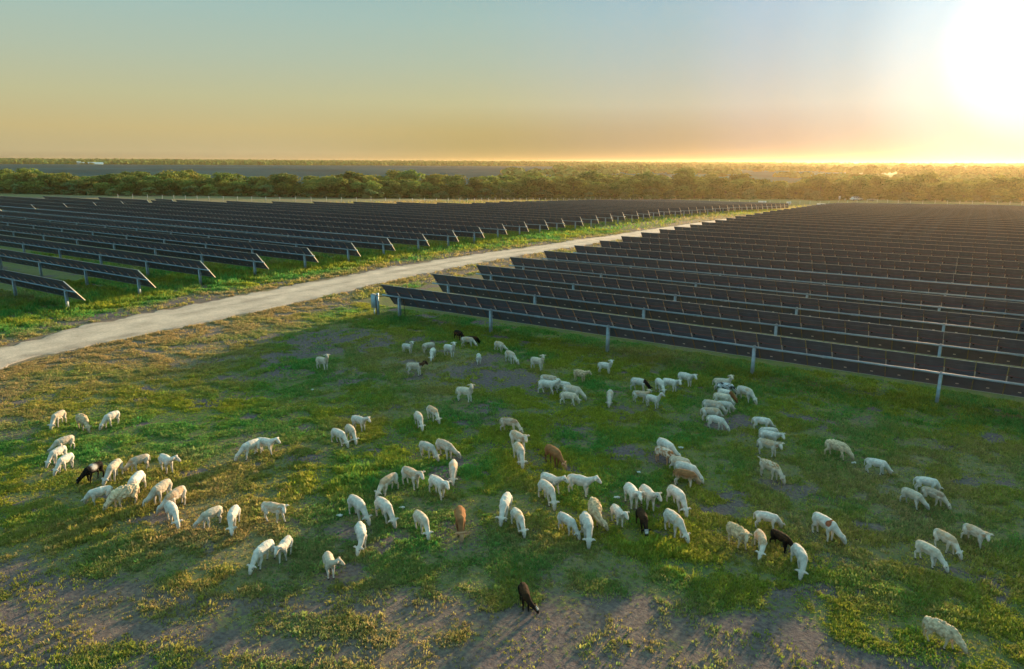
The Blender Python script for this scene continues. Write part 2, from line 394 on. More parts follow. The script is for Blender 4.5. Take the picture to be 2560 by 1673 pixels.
# gravel road: a sheet just above the ground with ragged edges
ys = np.arange(-15, 258, .35); nu = 33
l_ = road_l(ys) + (fbm(ys, ys * 0, .9, 1) - .5) * 1.8 + (fbm(ys, ys * 0 + 9, 5, 2) - .5) * .9
r_ = road_r(ys) + (fbm(ys, ys * 0 + 50, .9, 3) - .5) * 1.8 + (fbm(ys, ys * 0 + 70, 5, 2) - .5) * .9
u = np.linspace(0, 1, nu)[None, :]
RX = l_[:, None] * (1 - u) + r_[:, None] * u; RY = np.repeat(ys[:, None], nu, 1)
RZ = .035 + .02 * np.sin(u * math.pi) + 0 * RX; RZ[:, 0] = RZ[:, -1] = -.03; RZ = RZ + terrain(RX, RY) + np.where(RY > 95, .03, 0)
rut = np.exp(-((u - .30) / .075) ** 2) + np.exp(-((u - .68) / .075) ** 2)
rk = .93 + .10 * rut + .22 * (fbm(RX, RY, .8, 2, 3) - .5) - .16 * (fbm(RX * 3, RY * .5, 2.2, 4, 3) > .60) * (1 - rut) - .22 * np.abs(2 * u - 1) ** 6
rcol = np.stack([rk.ravel()] * 3 + [np.ones(rk.size)], 1)
ri = np.arange(len(ys) * nu).reshape(len(ys), nu)
rf = np.stack([ri[:-1, :-1].ravel(), ri[:-1, 1:].ravel(), ri[1:, 1:].ravel(), ri[1:, :-1].ravel()], 1)
MR = mat('pale_gravel', rough=.95, spec=.15)
def gravel(m):
    b = m.node_tree.nodes['Principled BSDF']; tc = nd(m, 'ShaderNodeTexCoord')
    n1 = nd(m, 'ShaderNodeTexNoise'); n1.inputs['Scale'].default_value = 9; n1.inputs['Detail'].default_value = 8; n1.inputs['Roughness'].default_value = .75
    n2 = nd(m, 'ShaderNodeTexNoise'); n2.inputs['Scale'].default_value = .5; n2.inputs['Detail'].default_value = 5
    lk(m, tc.outputs['Object'], n1.inputs[0]); lk(m, tc.outputs['Object'], n2.inputs[0])
    r1 = nd(m, 'ShaderNodeValToRGB'); r1.color_ramp.elements[0].position = .25; r1.color_ramp.elements[1].position = .75
    r1.color_ramp.elements[0].color = (*ROADC[0], 1); r1.color_ramp.elements[1].color = (*ROADC[1], 1); lk(m, n1.outputs[0], r1.inputs[0])
    r2 = nd(m, 'ShaderNodeMapRange'); r2.inputs['From Min'].default_value = .3; r2.inputs['From Max'].default_value = .7; r2.inputs['To Min'].default_value = .78; r2.inputs['To Max'].default_value = 1.1; lk(m, n2.outputs[0], r2.inputs[0])
    s = nd(m, 'ShaderNodeVectorMath', operation='SCALE'); lk(m, r1.outputs[0], s.inputs[0]); lk(m, r2.outputs[0], s.inputs['Scale']); ra = nd(m, 'ShaderNodeAttribute', attribute_name='tone'); rm_ = nd(m, 'ShaderNodeVectorMath', operation='MULTIPLY'); lk(m, s.outputs[0], rm_.inputs[0]); lk(m, ra.outputs['Color'], rm_.inputs[1]); lk(m, rm_.outputs[0], b.inputs['Base Color'])
    bp = nd(m, 'ShaderNodeBump'); bp.inputs['Strength'].default_value = .6; bp.inputs['Distance'].default_value = .05; lk(m, n1.outputs[0], bp.inputs['Height']); lk(m, bp.outputs[0], b.inputs['Normal'])
gravel(MR)
road = link(bpy.data.objects.new('gravel_road', mesh_np('gravel_road', np.stack([RX.ravel(), RY.ravel(), RZ.ravel()], 1), rf, [MR], smooth=True, vcol=rcol)))
tag(road, 'pale gravel road between the two blocks of solar panels', None, None, 'structure')

# ------------------------------------------------------------------ visibility test on the ground (only to skip what no one could see)
def in_view(x, y, z=0.0, m=.12):
    dx, dy, dz = x, y, z - CAM_H
    w = dx * F.x + dy * F.y + dz * F.z
    a = (dx * Rv.x + dy * Rv.y + dz * Rv.z) / np.maximum(w, .01) * 1768 / 1280; b = (dx * Uv.x + dy * Uv.y + dz * Uv.z) / np.maximum(w, .01) * 1768 / 836
    return (w > .5) & (np.abs(a) < 1 + m) & (np.abs(b) < 1 + m)
# ------------------------------------------------------------------ grass: leaf blades and weed clumps, one object
def grass():
    VV, CC = [], []
    def scatter(n, x0, x1, y0, y1, size, blades, thr=.18):
        x = rng.uniform(x0, x1, n); y = rng.uniform(y0, y1, n)
        c, d, h = cover(x, y)
        clump = fbm(x, y, .8, 2, 2)
        ok = in_view(x, y, m=.14) & (rng.random(n) < np.clip((c - thr) * 1.5, .10, 1) * np.clip((clump - .30) * 3.6, .16, 1.2)) & ~((x < road_r(y) + .3) & (x > road_l(y) - .3))
        x, y, c, d, h, cl_ = x[ok], y[ok], c[ok], d[ok], h[ok], clump[ok]; n = len(x)
        tall = (rng.random(n) < .03)
        lush = fbm(x, y, 3.2, 3, 3)
        g = np.array(BL_GREEN); o = np.array(BL_OLIVE); s = np.array(BL_STRAW)
        w = np.clip((lush - .35) * 3 + rng.normal(0, .25, n), 0, 1)[:, None]
        col = g * w + o * (1 - w)
        ds = (np.clip(d * 1.1 - .12 + rng.normal(0, .18, n), 0, .95))[:, None]
        col = col * (1 - ds) + s * ds
        col *= rng.uniform(.65, 1.35, n)[:, None]
        for b in range(blades):
            a = rng.uniform(0, 2 * math.pi, n); L = size * h * rng.uniform(.5, 1.25, n) * (.6 + .8 * sstep(.35, .6, cl_)) * np.where(tall, 1.8, 1); lean = rng.uniform(.15, 1.25, n)
            ca, sa = np.cos(a), np.sin(a); wd = size * rng.uniform(.10, .24, n) * np.where(tall, .4, 1)
            ox = x + rng.normal(0, size * .35, n); oy = y + rng.normal(0, size * .35, n)
            tx = ox + ca * L * np.sin(lean); ty = oy + sa * L * np.sin(lean); tz = L * np.cos(lean) + .01
            mx = ox + ca * L * np.sin(lean) * .45; my = oy + sa * L * np.sin(lean) * .45; mz = tz * .6
            p0 = np.stack([ox, oy, np.full(n, -.01)], 1)
            pl = np.stack([mx - sa * wd, my + ca * wd, mz], 1); pr = np.stack([mx + sa * wd, my - ca * wd, mz], 1); pt = np.stack([tx, ty, tz], 1)
            tz_ = terrain(x, y)[:, None] * np.array((0, 0, 1.0))
            VV.append(np.stack([p0 + tz_, pr + tz_, pt + tz_, pl + tz_], 1).reshape(-1, 3))
            cc = np.concatenate([col, np.ones((n, 1))], 1)
            CC.append(np.repeat(cc, 4, 0))
    scatter(420000, -48, 7, 5, 22, .085, 5)
    scatter(380000, -54, 9, 20, 42, .115, 4)
    scatter(16000, -48, 9, 5, 40, .15, 12, .55)
    scatter(90000, -74, -46, 12, 60, .17, 5)
    scatter(60000, -100, -44, 40, 120, .26, 5)
    scatter(36000, -170, 0, 100, 330, .45, 4, .1)
    V = np.concatenate(VV); C = np.concatenate(CC)
    f = np.arange(len(V)).reshape(-1, 4)
    o = link(bpy.data.objects.new('grass', mesh_np('grass', V, f, [M_GRASS], vcol=C)))
    tag(o, 'short grazed grass and low weeds of the meadow', 'grass', None, 'stuff')
grass()

# ------------------------------------------------------------------ solar trackers
TILT = R(51); HALF = 1.1; MW = 1.27; TZ = 1.60
UPV = Vector((0, -math.cos(TILT), math.sin(TILT))); NV = Vector((0, math.sin(TILT), math.cos(TILT)))
def module_mesh(nm='solar_panel', n=1, detail=True, side=None):
    side = side or M_SIDE
    """modules side by side from x=0, hinge line at the origin"""
    b = MB(); C0 = NV * .11
    for i in range(n):
        x0 = i * MW + .012; x1 = (i + 1) * MW - .012; xm = (x0 + x1) / 2; w = x1 - x0
        b.quad([Vector((x0, 0, 0)) + C0 - UPV * HALF - NV * .004, Vector((x0, 0, 0)) + C0 + UPV * HALF - NV * .004, Vector((x1, 0, 0)) + C0 + UPV * HALF - NV * .004, Vector((x1, 0, 0)) + C0 - UPV * HALF - NV * .004], M_BACK)
        b.quad([Vector((x0, 0, 0)) + C0 - UPV * HALF + NV * .004, Vector((x1, 0, 0)) + C0 - UPV * HALF + NV * .004, Vector((x1, 0, 0)) + C0 + UPV * HALF + NV * .004, Vector((x0, 0, 0)) + C0 + UPV * HALF + NV * .004], M_FRONT)
        for s in (-1, 1):   # long edges top and bottom, then the sides
            b.box(Vector((xm, 0, 0)) + C0 + UPV * s * (HALF + .010) - NV * .008, (w, .020, .030), M_FRAME, (1, 0, 0), UPV, NV)
            last = (s > 0 and i == n - 1 and side is not M_SIDE)
            b.box(Vector((xm + s * (w / 2 - .008) + (.022 if last else 0), 0, 0)) + C0 - NV * .010, (.05 if last else .012, 2 * HALF - .004, .07 if last else .026), M_END_LIT if last else M_SIDE, (1, 0, 0), UPV, NV)  # outermost side rail widened and painted pale as a lit edge
        if detail:
            b.box(Vector((x0 + .01, 0, 0)) + C0 - NV * .048 + UPV * .14, (.05, .52, .045), M_FRAME, (1, 0, 0), UPV, NV)       # mounting rail to the tube
            for s in (-.17, .17): b.box(Vector((x0 + s + (.34 if s < 0 else 0), 0, 0)) + C0 - NV * .022 + UPV * .30, (.09, .09, .03), M_CABLE, (1, 0, 0), UPV, NV)
            b.box(Vector((xm, 0, 0)) + C0 - NV * .008 - UPV * .78, (.13, .07, .004), M_LABEL, (1, 0, 0), UPV, NV)
            for q in (.28, .75): b.box(Vector((xm, 0, 0)) + C0 - NV * .012 + UPV * q, (w - .04, .012, .012), M_BACK, (1, 0, 0), UPV, NV)
            pts = [Vector((x0 + w * t, 0, 0)) + C0 - NV * .03 + UPV * (.47 - .10 * math.sin(t * math.pi)) for t in (0, .25, .5, .75, 1)]
            b.tube(pts, .007, M_RED, 3, False)
    return b.mesh(nm)
ME_PANEL = module_mesh(); ME_PANEL_END = module_mesh('end_panel', side=M_END_LIT)
def tube_mesh(L, sleeves=True):
    b = MB(); b.tube([(-.45, 0, 0), (L + .3, 0, 0)], .060, M_TUBE, 8)
    if sleeves:
        x = 4.3
        while x < L: b.tube([(x, 0, 0), (x + .45, 0, 0)], .074, M_TUBE, 8); x += 9.0
    return b.mesh('torque_tube', False)
def post_mesh():
    b = MB()
    b.box((0, 0, (TZ - .1) / 2 - .2), (.014, .19, TZ - .1 + .4), M_POST)
    for s in (-1, 1): b.box((0, s * .10, (TZ - .1) / 2 - .2), (.16, .012, TZ - .1 + .4), M_POST)
    b.box((0, 0, TZ - .12), (.16, .20, .16), M_POST)
    return b.mesh('post')
ME_POST = post_mesh()
def bearing_mesh():
    b = MB(); b.tube([(-.05, 0, TZ), (.05, 0, TZ)], .11, M_POST, 10); return b.mesh('bearing')
ME_BEAR = bearing_mesh()
ORD = ['', 'nearest', 'second', 'third', 'fourth', 'fifth', 'sixth', 'seventh', 'eighth', 'ninth', 'tenth', 'eleventh', 'twelfth', 'thirteenth', 'fourteenth', 'fifteenth', 'sixteenth', 'seventeenth', 'eighteenth', 'nineteenth']
for tens, t0 in (('twenty', 'twentieth'), ('thirty', 'thirtieth'), ('forty', 'fortieth')):
    ORD.append(t0); ORD += [tens + '-' + q for q in ['first'] + ORD[2:10]]
BANKS = {}
def tracker(x0, nmod, y, side, label, group, fine, z=0.0):
    """x0: left end of the modules; the row runs to +x"""
    t = empty('solar_tracker', (x0, y, z)); tag(t, label, 'solar tracker', group)
    L = nmod * MW; tilt_j = 0
    link(bpy.data.objects.new('torque_tube', tube_mesh(L, fine)), t).location = (0, 0, TZ)
    first = 1.25 if side == 'R' else (L - 1.25)
    ps = []
    x = first
    while -.1 < x < L + .1:
        ps.append(x); x += (8.5 if (side == 'R' and len(ps) == 1) else 9.0) * (1 if side == 'R' else -1)
    if fine:
        for x in ps:
            p = link(bpy.data.objects.new('post', ME_POST), t); p.location = (x, 0, 0); 
            q = link(bpy.data.objects.new('bearing', ME_BEAR), p)
        for i in range(nmod):
            m = link(bpy.data.objects.new('solar_panel', ME_PANEL_END if side == 'L' and i == nmod - 1 else ME_PANEL), t); m.location = (i * MW, 0, TZ)
            m.rotation_euler = (R(random.uniform(-.25, .25)), 0, 0)
    else:
        for x in ps:
            p = link(bpy.data.objects.new('post', ME_POST), t); p.location = (x, 0, 0)
        if nmod not in BANKS: BANKS[nmod] = module_mesh('panel_bank', nmod, False, M_END_LIT)
        link(bpy.data.objects.new('panel_bank', BANKS[nmod]), t).location = (0, 0, TZ)
    return t
Y0 = 39.4
# right block: rows start at the road and run out of the picture
k = 0
while True:
    y = Y0 + PITCH_Y * k
    if y > 284: break
    xe = float(right_end(y)) + random.uniform(-.15, .15)
    xr = max(24, 14 + y * .07)
    n = int((xr - xe) / MW)
    fine = k < 11
    if n > 4:
        lab = {0: 'nearest row of the right solar block, its end beside the grey cabinet'}.get(k, '%s row from the meadow in the right block of solar panels' % ORD[k + 1])
        tracker(xe, n, y, 'R', lab, 'solar tracker rows of the right block', fine, float(terrain(np.array(-30.0), np.array(y))))
    k += 1
# left block
k = -3; cnt = 0; c2 = 0
while True:
    y = Y0 + PITCH_Y * k
    if y > 284: break
    zt = float(terrain(np.array(-80.0), np.array(y)))
    xe = float(left_end(y)) + random.uniform(-.2, .2)
    lim = max(float(np.interp(y, *XMIN)), -2.62 * y - 22)
    n1 = min(84, int((xe - lim) / MW)); cnt += 1
    tracker(xe - n1 * MW, n1, y, 'L', '%s row in the left block of solar panels, its end beside the gravel road' % ORD[cnt], 'solar tracker rows of the left block', k <= 9, zt)
    rest = xe - n1 * MW - 1.6
    if n1 == 84 and rest - lim > 6 * MW:
        n2 = min(84, int((rest - lim) / MW)); c2 += 1
        tracker(rest - n2 * MW, n2, y, 'L', '%s of the outer rows beyond the gap in the left block of solar panels' % ORD[c2], 'outer solar tracker rows of the left block', False, zt)
    k += 1
print('trackers', cnt, c2)

# combiner cabinet at the end of the first right row
t = empty('combiner_cabinet', (-38.35, 39.05, 0)); tag(t, 'grey electrical cabinet on a steel post at the near end of the panels', 'electrical cabinet')
b = MB(); b.box((.22, 0, .78), (.14, .16, 1.96), M_POST); b.box((.22, .0, 1.72), (.16, .02, .06), M_TUBE); b.build('post', t)
b = MB(); b.box((-.10, -.06, 1.12), (.42, .26, 1.04), M_BOX); b.box((-.10, -.197, 1.12), (.37, .012, .96), M_BOX); b.box((-.10, -.06, 1.655), (.46, .30, .025), M_FRAME); b.build('cabinet_box', t)
b = MB(); b.tube([(-.12, -.05, .58), (-.12, -.05, -.2)], .045, M_TUBE, 8); b.build('conduit', t)
b = MB(); b.tube([(.12, -.10, 1.5), (.14, -.11, 1.0), (.16, -.10, .5), (.18, -.10, .0)], .028, M_CABLE, 6)
b.tube([(.16, -.08, 1.62), (.5, -.03, 1.52), (.85, .1, 1.60), (1.3, .2, 1.55), (2.1, .28, 1.50)], .03, M_CABLE, 6); b.build('cable', t)
# drop cable behind the first post
t2 = MB(); t2.tube([(0, 0, 1.45), (.05, .02, 1.0), (.12, 0, .35), (.2, -.03, .02)], .022, M_CABLE, 5)
o = t2.build('drop_cable'); o.location = (-35.95, 39.55, 0); tag(o, 'black cable hanging beside the first post of the nearest panel row', 'cable')
o = link(bpy.data.objects.new('drop_cable', o.data)); o.location = (-36.9, 45.9, 0); tag(o, 'black cable hanging at the end of the second panel row', 'cable')

# ------------------------------------------------------------------ sheep
def seg(a, b, ra, rb, part): return (np.array(a, float), np.array(b, float), ra, rb, part)
def sheep_skeleton(st, yaw, var, wool, tail_up):
    S = []
    ws = 1.0 if not wool else 1.16
    torso = [((-.345, 0, .565), .112), ((-.25, 0, .555), .140), ((-.08, 0, .545), .160), ((.09, 0, .540), .158), ((.21, 0, .55), .134), ((.275, 0, .55), .108)]
    for (a, ra), (b, rb) in zip(torso[:-1], torso[1:]): S.append(seg(a, b, ra * ws, rb * ws, 0))
    S.append(seg((.20, 0, .60), (-.28, 0, .595), .072 * ws, .075 * ws, 0))
    S.append(seg((.12, 0, .46), (-.05, 0, .445), .10 * ws, .115 * ws, 0))
    stride = .10 * math.sin(var * 2.4) if st != 'u' else .03 * math.sin(var)
    amp = 1.0 if st == 'l' else .8
    for sy, ph in ((1, 1), (-1, -1)):
        o = stride * ph * amp
        # hind: thigh, stifle, hock, cannon, hoof
        P = [(-.315, sy * .070, .50), (-.265 + o * .35, sy * .098, .36), (-.375 + o * .7, sy * .085, .245), (-.345 + o, sy * .082, .07), (-.325 + o, sy * .082, .022)]
        for (a, b, ra, rb) in zip(P[:-1], P[1:], (.108, .066, .033, .027), (.066, .034, .027, .034)): S.append(seg(a, b, ra, rb, 3))
        o = -stride * ph * amp
        P = [(.215, sy * .075, .47), (.185 + o * .25, sy * .088, .345), (.215 + o * .6, sy * .080, .205), (.205 + o, sy * .078, .065), (.225 + o, sy * .078, .022)]
        for (a, b, ra, rb) in zip(P[:-1], P[1:], (.084, .050, .033, .027), (.050, .034, .027, .034)): S.append(seg(a, b, ra, rb, 3))
    # tail
    if tail_up: T = [(-.42, 0, .60), (-.50, 0, .66), (-.60, .02, .66)]
    else: T = [(-.425, 0, .60), (-.475, 0, .54), (-.475, .01 * math.sin(var), .33)]
    S.append(seg(T[0], T[1], .032, .028, 4)); S.append(seg(T[1], T[2], .028, .021, 4))
    # neck and head in the plane turned by yaw about the neck's root
    if st == 'g': N = [(.24, .56), (.36, .455), (.455, .345), (.515, .27)]; HD = [(.53, .245), (.585, .145), (.615, .055)]
    elif st == 'l': N = [(.25, .57), (.36, .63), (.445, .675), (.495, .70)]; HD = [(.52, .705), (.60, .64), (.665, .575)]
    else: N = [(.24, .58), (.33, .69), (.385, .79), (.405, .85)]; HD = [(.42, .88), (.52, .845), (.605, .80)]
    NR = [.125, .098, .080, .072]; HR = [.086, .068, .047]
    if wool: NR = [.15, .12, .088, .076]
    c0 = .20; pts = []
    n = len(N) + len(HD)
    for i, (x, z) in enumerate(N + HD):
        f = min(1.0, (i / 3.5)) if i < 4 else 1.0 + .25 * (i - 3) / 3
        a = R(yaw) * (.25 + .75 * min(f, 1.25)); dx = x - c0
        pts.append(np.array((c0 + dx * math.cos(a), dx * math.sin(a), z)))
    for i in range(3): S.append(seg(pts[i], pts[i + 1], NR[i], NR[i + 1], 1))
    S.append(seg(pts[3], pts[4], NR[3], HR[0], 1))
    S.append(seg(pts[4], pts[5], HR[0], HR[1], 2)); S.append(seg(pts[5], pts[6], HR[1], HR[2], 2))
    S.append(seg(pts[4] + (0, 0, -.02), pts[5] + (0, 0, -.02), .066, .052, 2))
    hd = pts[6] - pts[4]; hd /= np.linalg.norm(hd)
    side = np.cross((0, 0, 1.0), hd); side /= np.linalg.norm(side); upv = np.cross(hd, side)
    base = pts[4] + upv * .012 - hd * .005
    for s in (-1, 1):
        e0 = base + side * s * .055; e1 = base + side * s * .125 - hd * .020; e2 = base + side * s * .185 - hd * .0 - upv * .012
        S.append(seg(e0, e1, .024, .038, 5)); S.append(seg(e1, e2, .038, .018, 5))
        S.append(seg(pts[4] + hd * .055 + side * s * .058 + upv * .028, pts[4] + hd * .057 + side * s * .059 + upv * .028, .016, .016, 6))
    return S
def seg_geo(S):
    V, Fq = [], []
    n = 10
    for a, b, ra, rb, part in S:
        d = b - a; L = np.linalg.norm(d); d = d / max(L, 1e-6)
        t = np.array((0, 0, 1.)) if abs(d[2]) < .9 else np.array((1., 0, 0))
        p = np.cross(d, t); p /= np.linalg.norm(p); q = np.cross(d, p)
        rings = [(a - d * ra * .94, ra * .34), (a - d * ra * .6, ra * .80), (a, ra), (a + d * L * .5, (ra + rb) / 2), (b, rb), (b + d * rb * .6, rb * .80), (b + d * rb * .94, rb * .34)]
        base = len(V)
        for c, r in rings:
            for k in range(n):
                w = 2 * math.pi * k / n; V.append(c + (p * math.cos(w) + q * math.sin(w)) * r)
        for i in range(len(rings) - 1):
            for k in range(n):
                k2 = (k + 1) % n; Fq.append((base + i * n + k, base + i * n + k2, base + (i + 1) * n + k2, base + (i + 1) * n + k))
        m = len(V); V.append(rings[0][0] - d * ra * .06); V.append(rings[-1][0] + d * rb * .06)
        for k in range(n):
            k2 = (k + 1) % n
            Fq.append((m, base + k2, base + k, m)); Fq.append((m + 1, base + 6 * n + k, base + 6 * n + k2, m + 1))
    return np.array(V), Fq
COATS = {
 'white': dict(b=(.60, .57, .51)), 'cream': dict(b=(.54, .47, .37), belly=(.60, .57, .51)),
 'tan': dict(b=(.58, .54, .47), back=(.48, .34, .22)), 'tans': dict(b=(.60, .50, .40), back=(.34, .23, .15)),
 'tanb': dict(b=(.58, .54, .47), sh=(.50, .36, .24)), 'wool': dict(b=(.58, .46, .31), back=(.52, .38, .23)),
 'wooltan': dict(b=(.64, .52, .36), back=(.55, .43, .28)), 'brown': dict(b=(.25, .125, .055), back=(.28, .14, .06), head=(.46, .26, .14), leg=(.16, .07, .03)),
 'brown2': dict(b=(.26, .135, .06), leg=(.66, .60, .52), belly=(.44, .33, .22), head=(.56, .40, .27)),
 'roan': dict(b=(.50, .28, .16), back=(.55, .32, .20), speck=(.66, .56, .46), neck=(.34, .15, .06)),
 'black': dict(b=(.012, .010, .009)), 'blackface': dict(b=(.014, .011, .009), blaze=(.62, .62, .60), back=(.035, .020, .010)),
 'pied': dict(b=(.012, .010, .009), saddle=(.62, .60, .56), blaze=(.62, .60, .58)),
 'blackhead': dict(b=(.50, .43, .34), belly=(.60, .57, .51), head=(.014, .011, .010), neck2=(.09, .045, .025)),
 'blackneck': dict(b=(.54, .52, .47), neck=(.016, .012, .012), head=(.016, .012, .012), blaze=(.62, .62, .6)),
 'brownneck': dict(b=(.60, .57, .51), neck=(.22, .09, .035), head=(.20, .08, .03)), 'brownhead': dict(b=(.50, .44, .36), head=(.33, .22, .16)),
 'spotted': dict(b=(.52, .53, .54), speck=(.05, .05, .05), head=(.02, .02, .02), neck2=(.62, .62, .62)),
 'spot': dict(b=(.60, .57, .51), dot=(.30, .10, .05)), 'streak': dict(b=(.50, .44, .36), back=(.60, .48, .34), streak=(.34, .20, .10)),
}
def paint(P, S, ty, st, seed):
    D = np.full(len(P), 9.0); part = np.zeros(len(P), int)
    for a, b, ra, rb, pt in S:
        ab = b - a; t = np.clip(((P - a) @ ab) / max(ab @ ab, 1e-9), 0, 1)
        d = np.linalg.norm(P - (a + t[:, None] * ab), axis=1) - (ra + (rb - ra) * t) - (.006 if pt == 6 else 0)
        m = d < D; D[m] = d[m]; part[m] = pt
    K = COATS[ty]; c = np.tile(np.array(K['b'], float), (len(P), 1))
    x, y, z = P.T; n = fbm(x + seed, z * 1.0 + y * .7 + seed * 3, .22, 0, 3); n2 = fbm(x * 1 + 5 + seed, y + z + 9, .07, 2, 3)
    def lay(key, mask):
        nonlocal c
        if key in K: mask = np.clip(mask, 0, 1)[:, None]; c = c * (1 - mask) + np.array(K[key]) * mask
    tors = (part == 0) | (part == 1) | (part == 3) & (z > .40)
    lay('back', tors * sstep(.50, .58, z + (n - .5) * .22) * sstep(-.40, -.26, x) * (.55 + .45 * sstep(.42, .58, n)) * (part != 3))
    lay('belly', sstep(.52, .38, z + (n - .5) * .16))
    lay('sh', tors * np.exp(-((x - .15) / .17) ** 2) * sstep(.45, .56, z + (n - .5) * .25) * sstep(.35, .55, n))
    lay('leg', (part == 3) * sstep(.40, .28, z)); lay('neck', (part == 1) | ((part == 0) & (x > .22))); lay('neck2', part == 1)
    lay('head', (part == 2) | (part == 5)); lay('speck', tors * sstep(.50, .58, n2))
    lay('saddle', tors * np.exp(-((x - .02) / .09) ** 2 - ((z - .60) / .09) ** 2) * 2)
    lay('dot', tors * (np.hypot(x - .20, z - .60) < .085)); lay('streak', tors * sstep(.56, .60, n2) * sstep(.52, .60, z))
    if 'blaze' in K:
        hs = [s for s in S if s[4] == 2]; a = hs[0][0]; b = hs[1][1]; d = (b - a) / np.linalg.norm(b - a); t = (P - a) @ d
        ht = (P - a - t[:, None] * d); lay('blaze', (part == 2) * sstep(.0, .03, ht[:, 2]) * sstep(.13, .08, t) * sstep(-.05, -.02, t))
    dk = np.array(K['b']).sum() < .2
    if not dk:
        hs = [s for s in S if s[4] == 2]; b = hs[1][1]
        mz = (np.linalg.norm(P - b, axis=1) < .045); c[mz] = c[mz] * .6 + np.array((.55, .36, .30)) * .4
        ear = part == 5; c[ear] = c[ear] * .75 + np.array((.60, .40, .32)) * .25 if 'head' not in K else c[ear]
    c[(part == 3) & (z < .045)] = (.06, .05, .04)
    c[part == 6] = (.015, .012, .01)
    c *= (1 + (n[:, None] - .5) * .45 + (n2[:, None] - .5) * .25) * (.90 + .18 * ((seed * 7919) % 13) / 12)
    dirt = sstep(.32, .10, z + (n - .5) * .1)[:, None] * .25 * (0 if dk else 1); c = c * (1 - dirt) + np.array((.22, .17, .12)) * dirt
    return np.concatenate([c, np.ones((len(P), 1))], 1), part
